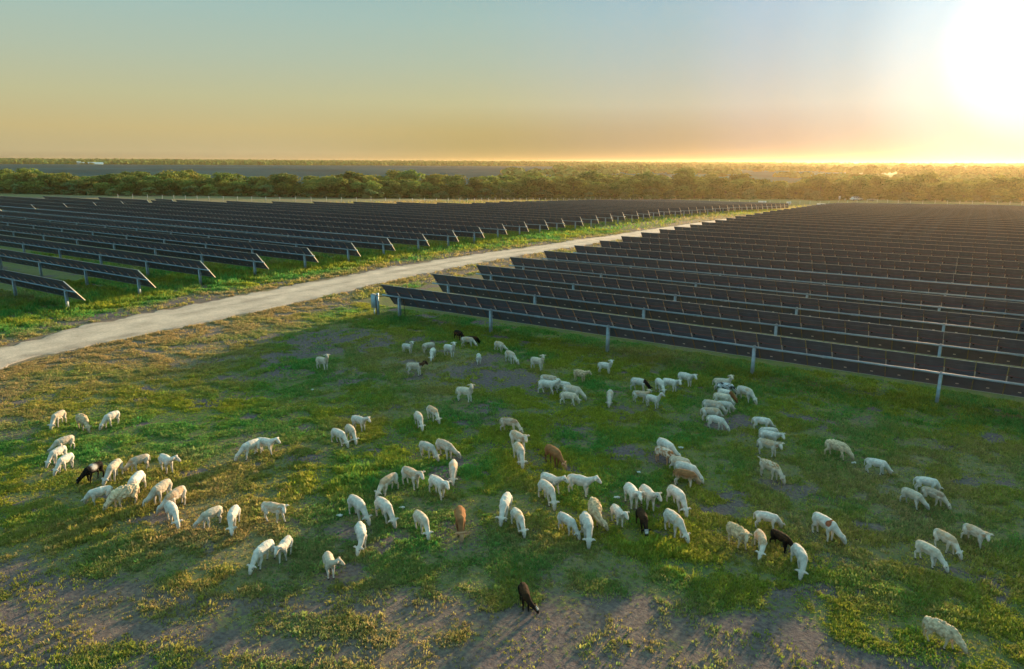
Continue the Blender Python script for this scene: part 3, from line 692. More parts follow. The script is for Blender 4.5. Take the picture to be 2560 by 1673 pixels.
FLOCK = [
(-33.16,13.7,-57,0,0.98,'g','cream','cream sheep at the far left, leftmost of the three grazing furthest back'),
(-31.82,14.08,-6,0,0.98,'g','wool','shaggy cream sheep with full fleece grazing at the back of the left-hand group'),
(-31.2,15,-72,-13,0.96,'g','white','white sheep grazing at the left, rightmost of the three furthest back'),
(-29.91,12.41,-81,-48,0.93,'g','cream','cream sheep at far left standing hindmost in the tight trio of grazing sheep'),
(-28.97,11.75,-67,-5,0.90,'g','white','white sheep at far left in the middle of the tight trio of grazing sheep'),
(-27.97,11.56,-62,-11,0.90,'g','white','white sheep at far left, nearest of the tight trio and left of the black sheep'),
(-26.17,11.68,-69,-48,1.03,'g','pied','black sheep with a white saddle patch and white forehead grazing at far left'),
(-25.61,12.17,-52,-17,1.04,'g','cream','cream sheep grazing just right of the black sheep with the white saddle'),
(-25.62,13.09,-93,-48,0.90,'g','tan','tan backed sheep grazing head to the left, above the upright white sheep on the left'),
(-24.6,13.6,-10,30,1.02,'l','white','white sheep on the left walking right with raised head and a narrow face'),
(-24.11,10.85,-106,-47,0.90,'g','white','large white sheep grazing head to the left, beside the woolly tan sheep on the left'),
(-23.2,11.22,-97,-15,1.04,'g','wooltan','large woolly tan sheep striding left with its head in the grass on the left'),
(-23.78,11.98,-51,-48,1.10,'g','white',"white sheep half hidden behind the woolly tan sheep's rump"),
(-22.44,12.1,-66,-48,1.09,'g','cream','cream sheep grazing head down-left, right of the woolly tan sheep'),
(-21.59,12.09,-69,-48,1.06,'g','tan','white sheep with tan back patches, partly hidden behind a grazing white sheep on the left'),
(-20.82,11.51,-17,0,0.98,'g','white','white sheep grazing towards the camera in front of the tan patched one on the left'),
(-19.56,12.06,-88,-47,0.90,'g','cream','cream sheep with outstretched neck grazing left, beside a white sheep facing the camera'),
(-18.9,12.42,-50,10,0.95,'g','white','white sheep grazing face to camera with both ears out, lower left of the flock'),
(-23.19,16.27,-86,-26,1.03,'g','white','white sheep grazing left in front of the white sheep that walks right'),
(-22.99,16.88,15,2,0.98,'l','white','white sheep walking right behind a grazing one, alone in the left middle of the field'),
(-21.71,20.81,0,0,0.98,'l','white','white sheep with head turned right, hindmost of the trio left of centre'),
(-21.18,19.78,-25,0,0.98,'g','cream','cream sheep grazing in the middle of the trio left of centre'),
(-21.27,19.19,-7,0,0.98,'g','white','white sheep grazing at the left of the trio left of centre'),
(-19.84,22.61,-35,0,0.98,'g','tanb','white sheep with tan shoulder patch, left one of the pair in mid field'),
(-19.84,23.58,-22,0,0.98,'g','tan','tan backed sheep grazing right, right one of the pair in mid field'),
(-20.2,26.53,10,-40,1.10,'u','cream','cream sheep standing side on with head up and white face, alone in mid field'),
(-17.29,20.18,-7,0,0.98,'g','tanb','white sheep with brownish shoulder grazing in front of a tan one near the centre'),
(-16.71,20.56,-12,48,1.10,'g','tan','tan and white sheep grazing right, behind the brown shouldered one near the centre'),
(-15.25,19.22,-53,0,0.98,'g','tanb','narrow white sheep with tan shoulders facing the camera near the centre'),
(-16.45,17.01,-88,-4,1.00,'g','tan','tan sheep grazing left with legs apart, left of centre'),
(-16.05,17.81,-11,-5,1.10,'l','tan','tan backed sheep walking right with lowered head left of centre'),
(-14.77,17.77,-19,-5,1.10,'l','white','bright white sheep stepping right with lowered head, below the walking tan one'),
(-18.09,13.39,16,-30,1.01,'l','tan','stout tan sheep side on, walking right with lowered head, lower left'),
(-16,15.07,-17,5,1.10,'g','white','white sheep grazing right, left one of the side by side pair left of centre'),
(-15.16,15.46,-19,1,1.10,'g','white','white sheep grazing right, right one of the side by side pair left of centre'),
(-13.65,15.56,-24,-7,0.97,'g','cream','cream white sheep grazing alone, left of the brown sheep that faces the camera'),
(-12.67,16.29,-50,2,1.10,'g','brown','orange brown sheep grazing head on towards the camera'),
(-14.64,13.88,-38,-25,1.00,'g','white','white sheep grazing towards the camera below the side by side pair'),
(-16.28,11.55,-75,-3,0.97,'g','white','large white sheep grazing down-left, beside a sheep with pinkish ears, near the bottom left'),
(-16.01,12.1,-60,-4,0.90,'l','white','white sheep with pinkish ears behind the large white one near the bottom left'),
(-14.26,12.24,-34,47,0.90,'l','cream','cream sheep facing the camera with dark ears, alone near the bottom left of centre'),
(-17.82,30.67,7,48,1.10,'g','tan','tan backed sheep hindmost in the cluster of five beyond the centre'),
(-17.44,29.84,8,46,1.10,'l','white','white sheep side on with raised head at the left of the cluster of five'),
(-16.82,30.37,9,48,0.98,'g','white','white sheep in the middle of the cluster of five, its hindquarters showing'),
(-15.96,29.78,6,26,1.10,'g','tan','tan sheep grazing right at the right of the cluster of five'),
(-15.74,29.01,13,48,0.97,'g','cream','cream white sheep grazing in front in the cluster of five'),
(-14.16,30.26,-67,0,0.98,'g','tanb','small tan shouldered sheep grazing straight at the camera right of the cluster of five'),
(-17.06,32.66,-9,17,0.94,'l','wool','fleecy cream sheep standing behind the cluster of five'),
(-16.59,34.76,1,-33,0.99,'u','white','white sheep standing side on with head raised high, near the second panel post'),
(-20.12,33.27,-8,-26,1.10,'u','cream','cream sheep standing with head up and both ears out, left of the second panel post'),
(-22.2,33.57,-27,21,1.10,'g','tan','tan backed sheep grazing, first to the left of the head up sheep with outstretched ears'),
(-24.2,35.35,-18,48,0.98,'g','tan','small tan backed sheep grazing on bare soil below the front panel row'),
(-23.69,32.42,128,-1,0.90,'g','white','white sheep seen from behind, in the far group below the front panel row'),
(-26.58,35.23,20,0,0.98,'g','tan','tan sided sheep grazing in front of the black sheep by the panels'),
(-28.09,36.21,-20,33,1.10,'g','black','all black sheep grazing closest to the first panel post'),
(-26.62,35.8,28,48,0.96,'g','blackface','black sheep with white blaze mostly hidden behind the tan sided one'),
(-26.06,32.71,-13,-14,1.10,'u','white','white sheep with raised head in the far group, left of the tan sided one'),
(-27.68,32.68,65,48,0.98,'g','brownhead','cream sheep with brownish face in the far group'),
(-26.58,31.69,-60,0,0.98,'g','white','white sheep grazing face to camera beside the brownish faced one'),
(-28.65,31.81,5,-21,0.92,'u','white','white sheep standing head up at the left of the far group'),
(-25.18,28.51,21,36,1.10,'l','blackhead','white sheep with a black head walking right'),
(-30.23,26.38,-1,-17,1.10,'u','cream','lone pale sheep with head raised, farthest left near the gravel road'),
(-13.73,32.92,0,48,1.05,'g','blackneck','white sheep with black neck and pied face grazing behind the tan sided one'),
(-12.86,33.51,-47,0,0.98,'g','white','white sheep grazing with its head hidden behind the head of the upright white one'),
(-12.38,33.81,-6,-20,1.02,'l','white','pale sheep walking right, second of the three in line by the third panel post'),
(-12.14,30.92,-15,10,0.94,'u','white','white sheep standing in front of the tan sided one with head raised to the right'),
(-12.96,31.3,14,44,0.90,'l','tan','tan sided sheep behind the upright white one, right of centre beyond mid field'),
(-12.03,35.1,-16,-12,1.10,'l','white','white sheep walking right, first of the line by the third panel post'),
(-10.15,35.35,20,-48,1.06,'u','cream','cream sheep with head up at the top of the huddle right of centre'),
(-9.81,34.77,1,38,1.01,'g','spotted','white sheep with black flecks and dark face in the huddle'),
(-9.5,33.79,-14,26,0.95,'g','brownneck','white sheep with a chestnut head and neck in the huddle'),
(-9.44,33.04,-3,40,0.98,'g','cream','cream sheep grazing in the middle of the huddle'),
(-9.05,32.1,12,48,0.90,'g','white','white sheep grazing, right foremost of the huddle'),
(-9.42,31.52,0,43,1.08,'g','tan','tan sheep left in the huddle above two pale ones'),
(-9.22,30.67,21,48,1.00,'g','tan','tan backed sheep in the huddle, just behind its front white sheep'),
(-8.7,29.77,-4,8,0.95,'g','white','white sheep in front of the huddle with its head fully visible'),
(-8.74,34.44,-25,6,1.10,'g','tanb','white sheep with tan shoulders grazing alone just right of the huddle'),
(-6.97,30.8,11,45,0.93,'g','white','white sheep hindmost in the line of four right of centre'),
(-6.41,29.76,27,46,0.90,'g','white','white sheep mostly hidden in the line of four right of centre'),
(-6.22,29.16,-3,-23,0.99,'l','white','white sheep with outstretched head in the line of four right of centre'),
(-6.01,28.06,-9,-28,1.03,'l','tan','tan sided sheep striding right, foremost of the line of four'),
(-5.43,25.92,-24,5,1.03,'g','streak','cream sheep with brown streaks and its tail raised'),
(-3.67,29.43,-12,28,1.02,'g','wooltan','woolly tan sheep with white legs grazing alone on the right'),
(-2.14,28.64,2,28,0.90,'g','white','white sheep grazing alone right of the woolly tan one with white legs'),
(-0.42,27.84,12,39,0.90,'g','white','white sheep behind the tan one in the trio at the right'),
(-0.76,26.37,-33,38,0.90,'g','cream','cream white sheep at the left of the trio at the right'),
(-0.16,26.88,-24,17,0.90,'g','tans','brownish tan sheep in the trio at the right'),
(-2.87,22.37,-36,39,1.10,'g','spot','white sheep with a red brown shoulder spot'),
(1.11,24.54,-37,-25,0.90,'l','tan','rightmost sheep of the flock, tan sided, stretching its neck to the right'),
(0.35,23.63,-38,3,0.90,'g','tan','tan flanked sheep, middle one of the three at the right edge'),
(-0.03,22.51,-35,17,0.93,'g','cream','pale sheep, nearest and leftmost of the three at the right edge'),
(-3.14,20.05,-59,-20,1.00,'g','white','large white sheep grazing towards the camera, right of the black one'),
(0.5,18.47,-16,19,0.90,'g','wooltan','large woolly tan sheep grazing alone in the bottom right corner'),
(-3.86,20.91,-28,48,0.90,'g','blackface','black sheep with a white face patch grazing in the right foreground group'),
(-4.52,21.92,5,46,0.90,'g','white','white sheep behind the black one in the right foreground group'),
(-5.02,20.35,-29,-27,0.96,'l','wool','fleecy backed cream sheep facing the camera in the right foreground group'),
(-4.34,20.43,-62,-21,0.90,'g','tan','tan white sheep grazing left of the black one in the right foreground group'),
(-8.82,20.95,-46,4,1.10,'l','white','white sheep lowering its head to the right just behind the black one, right of centre'),
(-8.32,21.15,-43,14,1.08,'l','white','white sheep with golden rump looking right, beside the one behind the black sheep'),
(-7.47,21.65,-38,-2,1.10,'g','white','pale sheep grazing face to camera, right of the black one with the white cheeks'),
(-6.91,19.93,-37,12,1.10,'g','tanb','white sheep with tan shoulder grazing right in the centre right foreground'),
(-8.68,19.52,-42,10,0.90,'l','white','white sheep with a collar looking at the camera, left of the black one'),
(-7.9,19.7,-51,0,0.98,'g','blackface','black sheep with a white cheek grazing head on right of centre'),
(-9.41,25.58,-31,41,1.10,'g','white','white sheep hidden behind the reddish roan one'),
(-9.22,24.95,-16,36,0.99,'g','roan','reddish roan sheep grazing near the line of overlapping sheep'),
(-8.43,24.58,4,2,0.91,'g','cream','cream sheep behind the bright white one in the overlapping line'),
(-7.98,24.02,-6,14,1.02,'g','white','bright white sheep behind the orange brown one in the overlapping line'),
(-7.83,23.48,6,43,0.96,'g','brown2','orange brown sheep with white legs side on in front of a white one'),
(-16.11,24.33,11,0,0.98,'g','tans','tan sheep with dark shoulder, top one of three just right of centre'),
(-14.79,22.97,-22,-10,1.10,'l','tan','tan sheep with low head, middle one of three just right of centre'),
(-14.04,21.89,-42,-5,1.10,'g','tan','tan sheep facing the camera, lowest of three just right of centre'),
(-12.8,22.44,-27,18,1.10,'g','brown','orange brown sheep grazing right in the middle of the field'),
(-11.66,20.3,-12,16,1.02,'l','white','white tan tinged sheep with level head behind the one that walks right'),
(-11.39,19.58,-30,-9,1.09,'g','tanb','white sheep with a tan back grazing below the level headed one'),
(-10.69,20.72,4,8,1.10,'l','white','large white sheep walking right, side on, in the centre of the field'),
(-12.01,17.88,-67,-2,1.10,'g','white','white sheep grazing face to camera, left one of a pair below centre'),
(-11.2,17.43,-37,0,0.95,'g','tanb','white sheep with shaggy shoulder patch, right one of a pair below centre'),
(-9.77,18.1,-21,3,0.93,'g','white','white sheep with greyish back grazing right below the centre'),
(-9.12,18.19,-52,-6,1.10,'g','white','white sheep grazing towards the camera in front of the woolly one'),
(-9.33,19.12,-57,48,1.10,'g','wool','woolly tan sheep whose head is hidden behind the white one facing the camera'),
(-8.84,14.1,-47,48,0.90,'g','blackface','black sheep with a white forehead grazing alone nearest the camera'),
]
FLOCK_OBJ = []
for i, (x, y, hd_, yaw, s, st, ty, lab) in enumerate(FLOCK):
    wool = ty in ('wool', 'wooltan')
    S = sheep_skeleton(st, yaw, i * 1.7, wool, ty == 'streak')
    V, Fq = seg_geo(S)
    me = bpy.data.meshes.new('tmp'); me.from_pydata(V.tolist(), [], [f if f[0] != f[3] else f[:3] for f in Fq]); me.update()
    o = bpy.data.objects.new('sheep', me); COL.objects.link(o)
    rm = o.modifiers.new('r', 'REMESH'); rm.mode = 'VOXEL'; rm.voxel_size = .017
    sm = o.modifiers.new('s', 'SMOOTH'); sm.factor = .5; sm.iterations = 2
    FLOCK_OBJ.append((o, S, wool))
bpy.context.view_layer.update()
dg = bpy.context.evaluated_depsgraph_get()
nf_tot = 0
for i, (o, S, wool) in enumerate(FLOCK_OBJ):
    x, y, hd_, yaw, s, st, ty, lab = FLOCK[i]
    new = bpy.data.meshes.new_from_object(o.evaluated_get(dg)); old = o.data
    o.modifiers.clear(); o.data = new; bpy.data.meshes.remove(old)
    nv = len(new.vertices); P = np.empty(nv * 3, np.float32); new.vertices.foreach_get('co', P); P = P.reshape(-1, 3).astype(float)
    C, part = paint(P, S, ty, st, i)
    Nn = np.empty(nv * 3, np.float32); new.vertices.foreach_get('normal', Nn); Nn = Nn.reshape(-1, 3)
    if wool:
        amp = np.where(part == 0, .045, np.where(part == 1, .022, 0))
        w = fbm(P[:, 0] * 1.2 + i, P[:, 1] + P[:, 2] * .8, .07, 1, 3) + .5 * fbm(P[:, 2] + 3, P[:, 0] - P[:, 1], .05, 3, 2) - .72
        P = P + Nn * (amp * w * 2.2)[:, None]; C[:, :3] *= (1 + np.clip(w, -.3, .4) * 1.0 * (amp > 0))[:, None]
    else: P = P + Nn * ((fbm(P[:, 0] + i, P[:, 2] + P[:, 1], .1, 1, 2) - .5) * .022 * (part == 0))[:, None]
    P[:, 2] = np.maximum(P[:, 2], -.01)
    new.vertices.foreach_set('co', P.astype(np.float32).ravel())
    a = new.color_attributes.new('tone', 'FLOAT_COLOR', 'POINT'); a.data.foreach_set('color', C.astype(np.float32).ravel())
    new.polygons.foreach_set('use_smooth', np.ones(len(new.polygons), bool)); new.update(); nf_tot += len(new.polygons)
    new.materials.clear(); new.materials.append(M_FLEECE if wool else M_COAT); new.name = 'sheep'
    o.name = 'sheep'; o.location = (x, y, .0); o.rotation_euler = (0, 0, R(hd_)); s *= .93 if ty in ('black', 'blackface', 'pied') else 1; o.scale = (s, s, s)
    tag(o, lab, 'sheep', 'sheep grazing in the meadow')
print('sheep faces', nf_tot)
# ------------------------------------------------------------------ trees
def leafset(n_lobes, H, Wd, leaf, n, seed, base=.25, colA=(.21, .245, .045), colB=(.095, .16, .038)):
    g = np.random.default_rng(seed); V = []; C = []
    lob = []
    for i in range(n_lobes):
        a = g.uniform(0, 2 * math.pi); rr = Wd * .5 * math.sqrt(g.random()) * .72; z = H * g.uniform(base, .84)
        k = 1 - .45 * abs(z / H - .55)
        lob.append((rr * math.cos(a) * k, rr * math.sin(a) * k, z, Wd * g.uniform(.18, .30), H * g.uniform(.12, .2)))
    lob.append((0, 0, H * .78, Wd * .26, H * .2))
    per = n // len(lob)
    for (cx, cy, cz, rx, rz) in lob:
        d = g.normal(size=(per, 3)); d /= np.linalg.norm(d, axis=1)[:, None]; d[:, 2] = np.where(d[:, 2] < -.35, -d[:, 2], d[:, 2])
        rad = g.uniform(.55, 1.08, per) ** .6
        p = np.stack([cx + d[:, 0] * rx * rad, cy + d[:, 1] * rx * rad, cz + d[:, 2] * rz * rad], 1)
        p += g.normal(0, .06 * Wd / 3, p.shape)
        t = np.cross(d, g.normal(size=(per, 3))); t /= np.linalg.norm(t, axis=1)[:, None]; nn = d + g.normal(0, .5, d.shape); nn /= np.linalg.norm(nn, axis=1)[:, None]
        b = np.cross(nn, t); b /= np.linalg.norm(b, axis=1)[:, None]; t = np.cross(b, nn)
        s = leaf * g.uniform(.6, 1.4, per)[:, None]
        V.append(np.stack([p - t * s - b * s * .4, p + t * s * .3 - b * s, p + t * s + b * s * .5, p - t * s * .2 + b * s], 1).reshape(-1, 3))
        m = g.random() * .6 + g.random((per, 1)) * .4
        c = np.array(colA) * m + np.array(colB) * (1 - m); c = c * g.uniform(.8, 1.2, (per, 1))
        C.append(np.repeat(np.concatenate([c, np.ones((per, 1))], 1), 4, 0))
    return np.concatenate(V), np.concatenate(C), lob
def tree_meshes(H, Wd, seed, n=2600, leaf=.27, lobes=16, base=.03, **kw):
    V, C, lob = leafset(lobes, H, Wd, leaf, n, seed, base, **kw)
    cm = mesh_np('crown', V, np.arange(len(V)).reshape(-1, 4), [M_LEAF], vcol=C)
    b = MB(); g = random.Random(seed)
    b.tube([(0, 0, -.3), (.05, .02, H * .2), (.02, -.04, H * .45), (0, 0, H * .72)], [.2 * H / 8, .16 * H / 8, .11 * H / 8, .04], M_BARK, 7)
    for (cx, cy, cz, rx, rz) in lob[:7]:
        z0 = H * g.uniform(.14, .42); b.tube([(0, 0, z0), (cx * .5, cy * .5, (z0 + cz) / 2 + .1), (cx, cy, cz)], [.08 * H / 8, .05 * H / 8, .02], M_BARK, 5)
    return cm, b.mesh('trunk', True)
OAKS = [tree_meshes(8.5, 9.0, 11), tree_meshes(9.5, 8.0, 12), tree_meshes(7.5, 8.5, 13), tree_meshes(8.0, 7.0, 14), tree_meshes(10, 9.5, 15, lobes=15, n=3200), tree_meshes(6.8, 7.2, 16)]
BUSH = [tree_meshes(3.6, 5.2, 31, 1500, .2, 8, .05, colA=(.16, .22, .08), colB=(.10, .16, .055)), tree_meshes(2.6, 3.8, 32, 1100, .17, 7, .05, colA=(.19, .25, .09), colB=(.12, .18, .06)), tree_meshes(4.6, 5.6, 33, 1700, .22, 9, .08, colA=(.16, .22, .08), colB=(.09, .15, .05))]
def plant(kind, name, x, y, s, label, cat, group):
    cm, tm = kind; z = float(terrain(np.array(x), np.array(y)))
    t = empty(name, (x, y, z), random.uniform(0, 6.28)); t.scale = (s * 1.18, s * 1.18, s * random.uniform(.80, .96)); tag(t, label, cat, group)
    link(bpy.data.objects.new('crown', cm), t); link(bpy.data.objects.new('trunk', tm), t)
BELT = np.array([lift(*p)[:2] for p in ((-335, 100), (-298, 116), (-248, 133), (-213, 155), (-172, 171), (-133, 196), (-87, 237), (-53, 262), (-24, 272), (10, 285), (40, 297), (70, 312))])
CLEAR = [lift(-36.2, 263)[:2], lift(-31.8, 265)[:2], lift(-41, 262)[:2], lift(-38, 260)[:2], lift(-34, 261)[:2]]
def blocked(p, m=9): return any(math.hypot(p[0] - q[0], p[1] - q[1]) < m for q in CLEAR)
def bf(p): return max(1.0, float(CAM_H - terrain(np.array(p[0]), np.array(p[1]))) / CAM_H)
seglen = np.hypot(*np.diff(BELT, axis=0).T); cum = np.concatenate([[0], np.cumsum(seglen)])
def belt(s_, off):
    i = int(np.clip(np.searchsorted(cum, s_) - 1, 0, len(seglen) - 1)); d = (BELT[i + 1] - BELT[i]) / seglen[i]
    n = np.array((-d[1], d[0])); p = BELT[i] + d * (s_ - cum[i]) + n * off; return p
def cp(px, py, z=0.0):   # a spot on the land in the direction the photo shows it
    d = F * 1768 + Rv * (px - 1280) + Uv * (836.5 - py); t = (z - CAM_H) / d.z; return d.x * t, d.y * t
GT = 'trees of the dense woodland belt behind the solar panels'
for row, (off, step, sc0) in enumerate(((4, 8.6, .80), (12, 9.4, .92), (23, 10.6, .97), (36, 12, 1.0), (52, 14, 1.0))):
    s_ = random.uniform(0, 4)
    while s_ < cum[-1] - 5:
        p = belt(s_, off + random.uniform(-2, 2)); kx = random.choice(OAKS)
        if row < 2 and blocked(p, 7.5): s_ += 2; continue
        plant(kx, 'oak_tree', p[0], p[1], sc0 * bf(p) * random.choice((.78, .86, .94, 1.0, 1.0, 1.1)), ['dense green oak at the front edge of the woodland belt', 'rounded oak just behind the woodland front edge', 'oak crown in the middle of the woodland belt', 'oak crown towards the back of the woodland belt', 'oak crown on the far side of the woodland belt'][row], 'tree', GT + ['', ', second line', ', middle', ', back', ', far side'][row])
        s_ += step * random.uniform(.75, 1.3) * (.70 + .85 * (bf(p) - 1))
for px_ in range(1985, 2185, 11):
    fx, fy = cp(px_, 503 if px_ < 2100 else 500); q = lift(fx, fy); back = 1.06 + .05 * ((px_ // 11) % 3); q = (q[0] * back, q[1] * back)
    if not blocked(q, 6): plant(random.choice(OAKS), 'oak_tree', q[0], q[1], bf(q) * random.uniform(.75, 1.0), 'oak in the thick corner of the woodland belt behind the parked car', 'tree', 'oaks at the corner of the woodland belt')
s_ = 4
while s_ < cum[-1] - 5:
    p = belt(s_, random.uniform(-3.0, 1.5))
    if blocked(p, 12): s_ += 3; continue
    plant(random.choice(BUSH), 'shrub', p[0], p[1], bf(p) * random.uniform(.55, 1.1), 'pale green shrub at the foot of the woodland belt', 'shrub', 'shrubs along the foot of the woodland belt'); s_ += random.uniform(4, 9) * bf(p)
# scattered single trees beyond the belt
def far_tree(x, y, s, label, grp=None): plant(random.choice(OAKS), 'oak_tree', x, y, s, label, 'tree', grp)
far_tree(-146, 1290, 1.9, 'left one of two round trees standing out on the right horizon')
far_tree(-118, 1300, 1.75, 'right one of two round trees standing out on the right horizon')
for i in range(46):
    a = R(random.uniform(-8, 26)) ; r_ = random.uniform(430, 1250); x, y = -math.sin(a) * r_, math.cos(a) * r_
    far_tree(x, y, random.uniform(.8, 1.35), 'scattered tree in the golden fields beyond the woodland belt', 'scattered trees in the golden fields')
far_tree(-392, 770, 1.6, 'tree crown rising above the woodland belt before the distant panels')

for px, r_ in ((190, 1490), (207, 1500), (214, 1495), (234, 1500), (246, 1502), (262, 1495), (272, 1500), (285, 1500)):
    d = F * 1768 + Rv * (px - 1280); hh = math.hypot(d.x, d.y); far_tree(d.x / hh * r_, d.y / hh * r_, random.uniform(.45, .62) if 200 < px < 255 else .9, 'tree beside the long white roofed barn at the far left', 'trees around the far white barn')
# distant woods up to the horizon: one mass
def woods():
    VV, CC = [], []
    def put(x, y, H, W):
        n = len(x); z = terrain(x, y); k = 26
        g = rng.normal(size=(n, k, 3)); g /= np.linalg.norm(g, axis=2)[..., None]; g[..., 2] = np.abs(g[..., 2]) * 1.0
        rad = rng.uniform(.6, 1.05, (n, k, 1))
        p = g * rad * np.stack([W, W, H], 1)[:, None, :] * np.array((.5, .5, .62)) + np.stack([x, y, z + H * .35], 1)[:, None, :]
        t = rng.normal(size=(n, k, 3)); t /= np.linalg.norm(t, axis=2)[..., None]; b = np.cross(g, t); b /= np.linalg.norm(b, axis=2)[..., None]; t = np.cross(b, g)
        s = (W * .22)[:, None, None] * rng.uniform(.7, 1.4, (n, k, 1))
        V = np.stack([p - t * s, p - b * s, p + t * s, p + b * s], 2).reshape(-1, 3)
        m = rng.random((n, 1, 1)) * np.ones((1, k, 1)); c = np.array((.19, .24, .05)) * m + np.array((.09, .16, .045)) * (1 - m); c = c * rng.uniform(.7, 1.3, (n, k, 1))
        VV.append(V); CC.append(np.repeat(np.concatenate([c, np.ones((n, k, 1))], 2).reshape(-1, 4), 4, 0))
    def region(n, a0, a1, r0, r1, H0, H1, sc, thr, keep=None):
        a = np.radians(rng.uniform(a0, a1, n)); r = np.sqrt(rng.uniform(r0 ** 2, r1 ** 2, n)); x, y = -np.sin(a) * r, np.cos(a) * r
        ok = fbm(x, y, sc, 4, 4) > thr
        x, y = x[ok], y[ok]; put(x, y, rng.uniform(H0, H1, len(x)), rng.uniform(9, 17, len(x)) * (H0 / 8))
    region(5200, 12, 76, 1560, 2100, 7, 11, 260, .40)        # woods behind the distant panels
    region(6500, -8, 78, 2000, 3200, 8, 13, 500, .44)
    region(6500, -10, 80, 3200, 5600, 8, 12, 900, .40)
    region(1500, -8, 34, 520, 900, 6, 9, 160, .57)
    region(1700, -8, 30, 900, 1700, 7, 11, 240, .53)
    V = np.concatenate(VV); C = np.concatenate(CC)
    o = link(bpy.data.objects.new('distant_woods', mesh_np('distant_woods', V, np.arange(len(V)).reshape(-1, 4), [M_WOODS], vcol=C)))
    tag(o, 'distant woods and hedgerows merging towards the horizon', 'woods', None, 'stuff')
woods()

# distant solar field: hundreds of rows seen as one blue sheet
def far_field():
    V = []; ys_ = np.arange(250, 1440, 7.5)
    for y in ys_:
        for x0 in np.arange(-1480, -60, 52):
            x1 = x0 + 50; xm = (x0 + x1) / 2; r = math.hypot(xm, y); az = math.degrees(math.atan2(-xm, y))
            if r > 1490 or az > 76: continue
            if az < 24 and (r > 1120 or r < 640 or az < 10): continue
            if az >= 24 and r < 430: continue
            z = float(terrain(np.array(xm), np.array(y)))
            c, s_ = math.cos(TILT) * 1.6, math.sin(TILT) * 1.25
            V += [(x0, y - c, z + 2.1 + s_), (x1, y - c, z + 2.1 + s_), (x1, y + c, z + 2.1 - s_), (x0, y + c, z + 2.1 - s_)]
    o = link(bpy.data.objects.new('distant_solar_panels', mesh_np('distant_solar_panels', np.array(V), np.arange(len(V)).reshape(-1, 4), [M_FARP])))
    tag(o, 'far blue field of countless solar panel rows beyond the woodland belt', 'solar panels', None, 'stuff')
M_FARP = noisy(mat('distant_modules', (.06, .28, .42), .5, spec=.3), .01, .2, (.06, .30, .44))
far_field()

# ------------------------------------------------------------------ fence along the back of the blocks
fp = [lift(*p)[:2] for p in ((-225, 119), (-210, 124.5), (-193.8, 129.4), (-174.2, 139.5), (-144, 158.3), (-130.3, 169.4), (-118.8, 184.4), (-102.7, 206.6), (-79.7, 216), (-56.5, 220.4), (-41.4, 229.8), (-22.4, 248), (6, 262), (30, 276))]
fence = empty('wire_fence', (fp[0][0], fp[0][1], 0)); tag(fence, 'long wire fence on pale posts before the woodland belt', 'fence')
org = Vector((fp[0][0], fp[0][1], 0)); fpm = MB(); fpm.tube([(0, 0, -.2), (0, 0, 1.75)], .075, M_FPOST, 6); FP_ME = fpm.mesh('post')
b = MB(); pts = []
tot = 0
for (a, c) in zip(fp[:-1], fp[1:]):
    L = math.hypot(c[0] - a[0], c[1] - a[1]); n = max(1, round(L / 4.6))
    for i in range(n): pts.append((a[0] + (c[0] - a[0]) * i / n, a[1] + (c[1] - a[1]) * i / n))
pts = pts[:100]
for p in pts:
    o = link(bpy.data.objects.new('post', FP_ME), fence); o.location = (p[0] - org.x, p[1] - org.y, float(terrain(np.array(p[0]), np.array(p[1]))))
for z in (.3, .7, 1.1, 1.5): b.tube([(p[0] - org.x, p[1] - org.y, z + float(terrain(np.array(p[0]), np.array(p[1])))) for p in pts], .012, M_WIRE, 3, False)
b.build('wire', fence)

# ------------------------------------------------------------------ parked car, boxes, barns, masts
def land(x, y): q = lift(x, y); return (q[0], q[1], float(terrain(np.array(q[0]), np.array(q[1]))))
t = empty('parked_car', land(-36.2, 263), R(33)); t.scale = (1.2, 1.2, 1.2); tag(t, 'white car parked before the trees at the right', 'car')
b = MB(); b.box((0, 0, .72), (4.6, 1.8, .62), M_WHITE); b.box((-.45, 0, 1.30), (2.9, 1.62, .56), M_WHITE, taper=.86); b.box((1.75, 0, 1.06), (1.0, 1.6, .10), M_WHITE, taper=.9); b.build('body', t)
b = MB()
for sx, w in ((-1.25, .6), (-.45, .8), (.45, .7)): 
    for sy in (-1, 1): b.box((sx, sy * .79, 1.30), (w, .03, .32), M_DARKG)
b.build('window', t)
wm = MB(); wm.tube([(0, -.11, 0), (0, .11, 0)], .34, M_TYRE, 14); wm.tube([(0, -.12, 0), (0, .12, 0)], .19, M_FRAME, 10); wme = wm.mesh('wheel')
for sx in (-1.4, 1.45):
    for sy in (-1, 1): o = link(bpy.data.objects.new('wheel', wme), t); o.location = (sx, sy * .82, .34)
t = empty('trailer', land(-31.8, 265), R(33)); tag(t, 'low flatbed trailer to the right of the white parked car', 'trailer')
b = MB(); b.box((0, 0, .62), (3.4, 1.6, .10), M_FPOST)
for q in (-1, 1): b.box((0, q * .78, .92), (3.4, .05, .05), M_FPOST); b.box((-1.6, q * .78, .75), (.05, .05, .4), M_FPOST); b.box((1.6, q * .78, .75), (.05, .05, .4), M_FPOST)
b.build('bed', t)
for sy in (-1, 1): o = link(bpy.data.objects.new('wheel', wme), t); o.location = (0, sy * .9, .34)
t = empty('white_cabinet', land(-41.2, 262)); t.scale = (1.3, 1.3, 1.3); tag(t, 'tall narrow white cabinet on a short post left of the parked car', 'cabinet')
b = MB(); b.box((0, 0, 1.15), (.62, .5, 1.1), M_WHITE, taper=1.12); b.build('box', t)
b = MB(); b.box((0, 0, .28), (.3, .3, .66), M_FPOST); b.build('post', t)
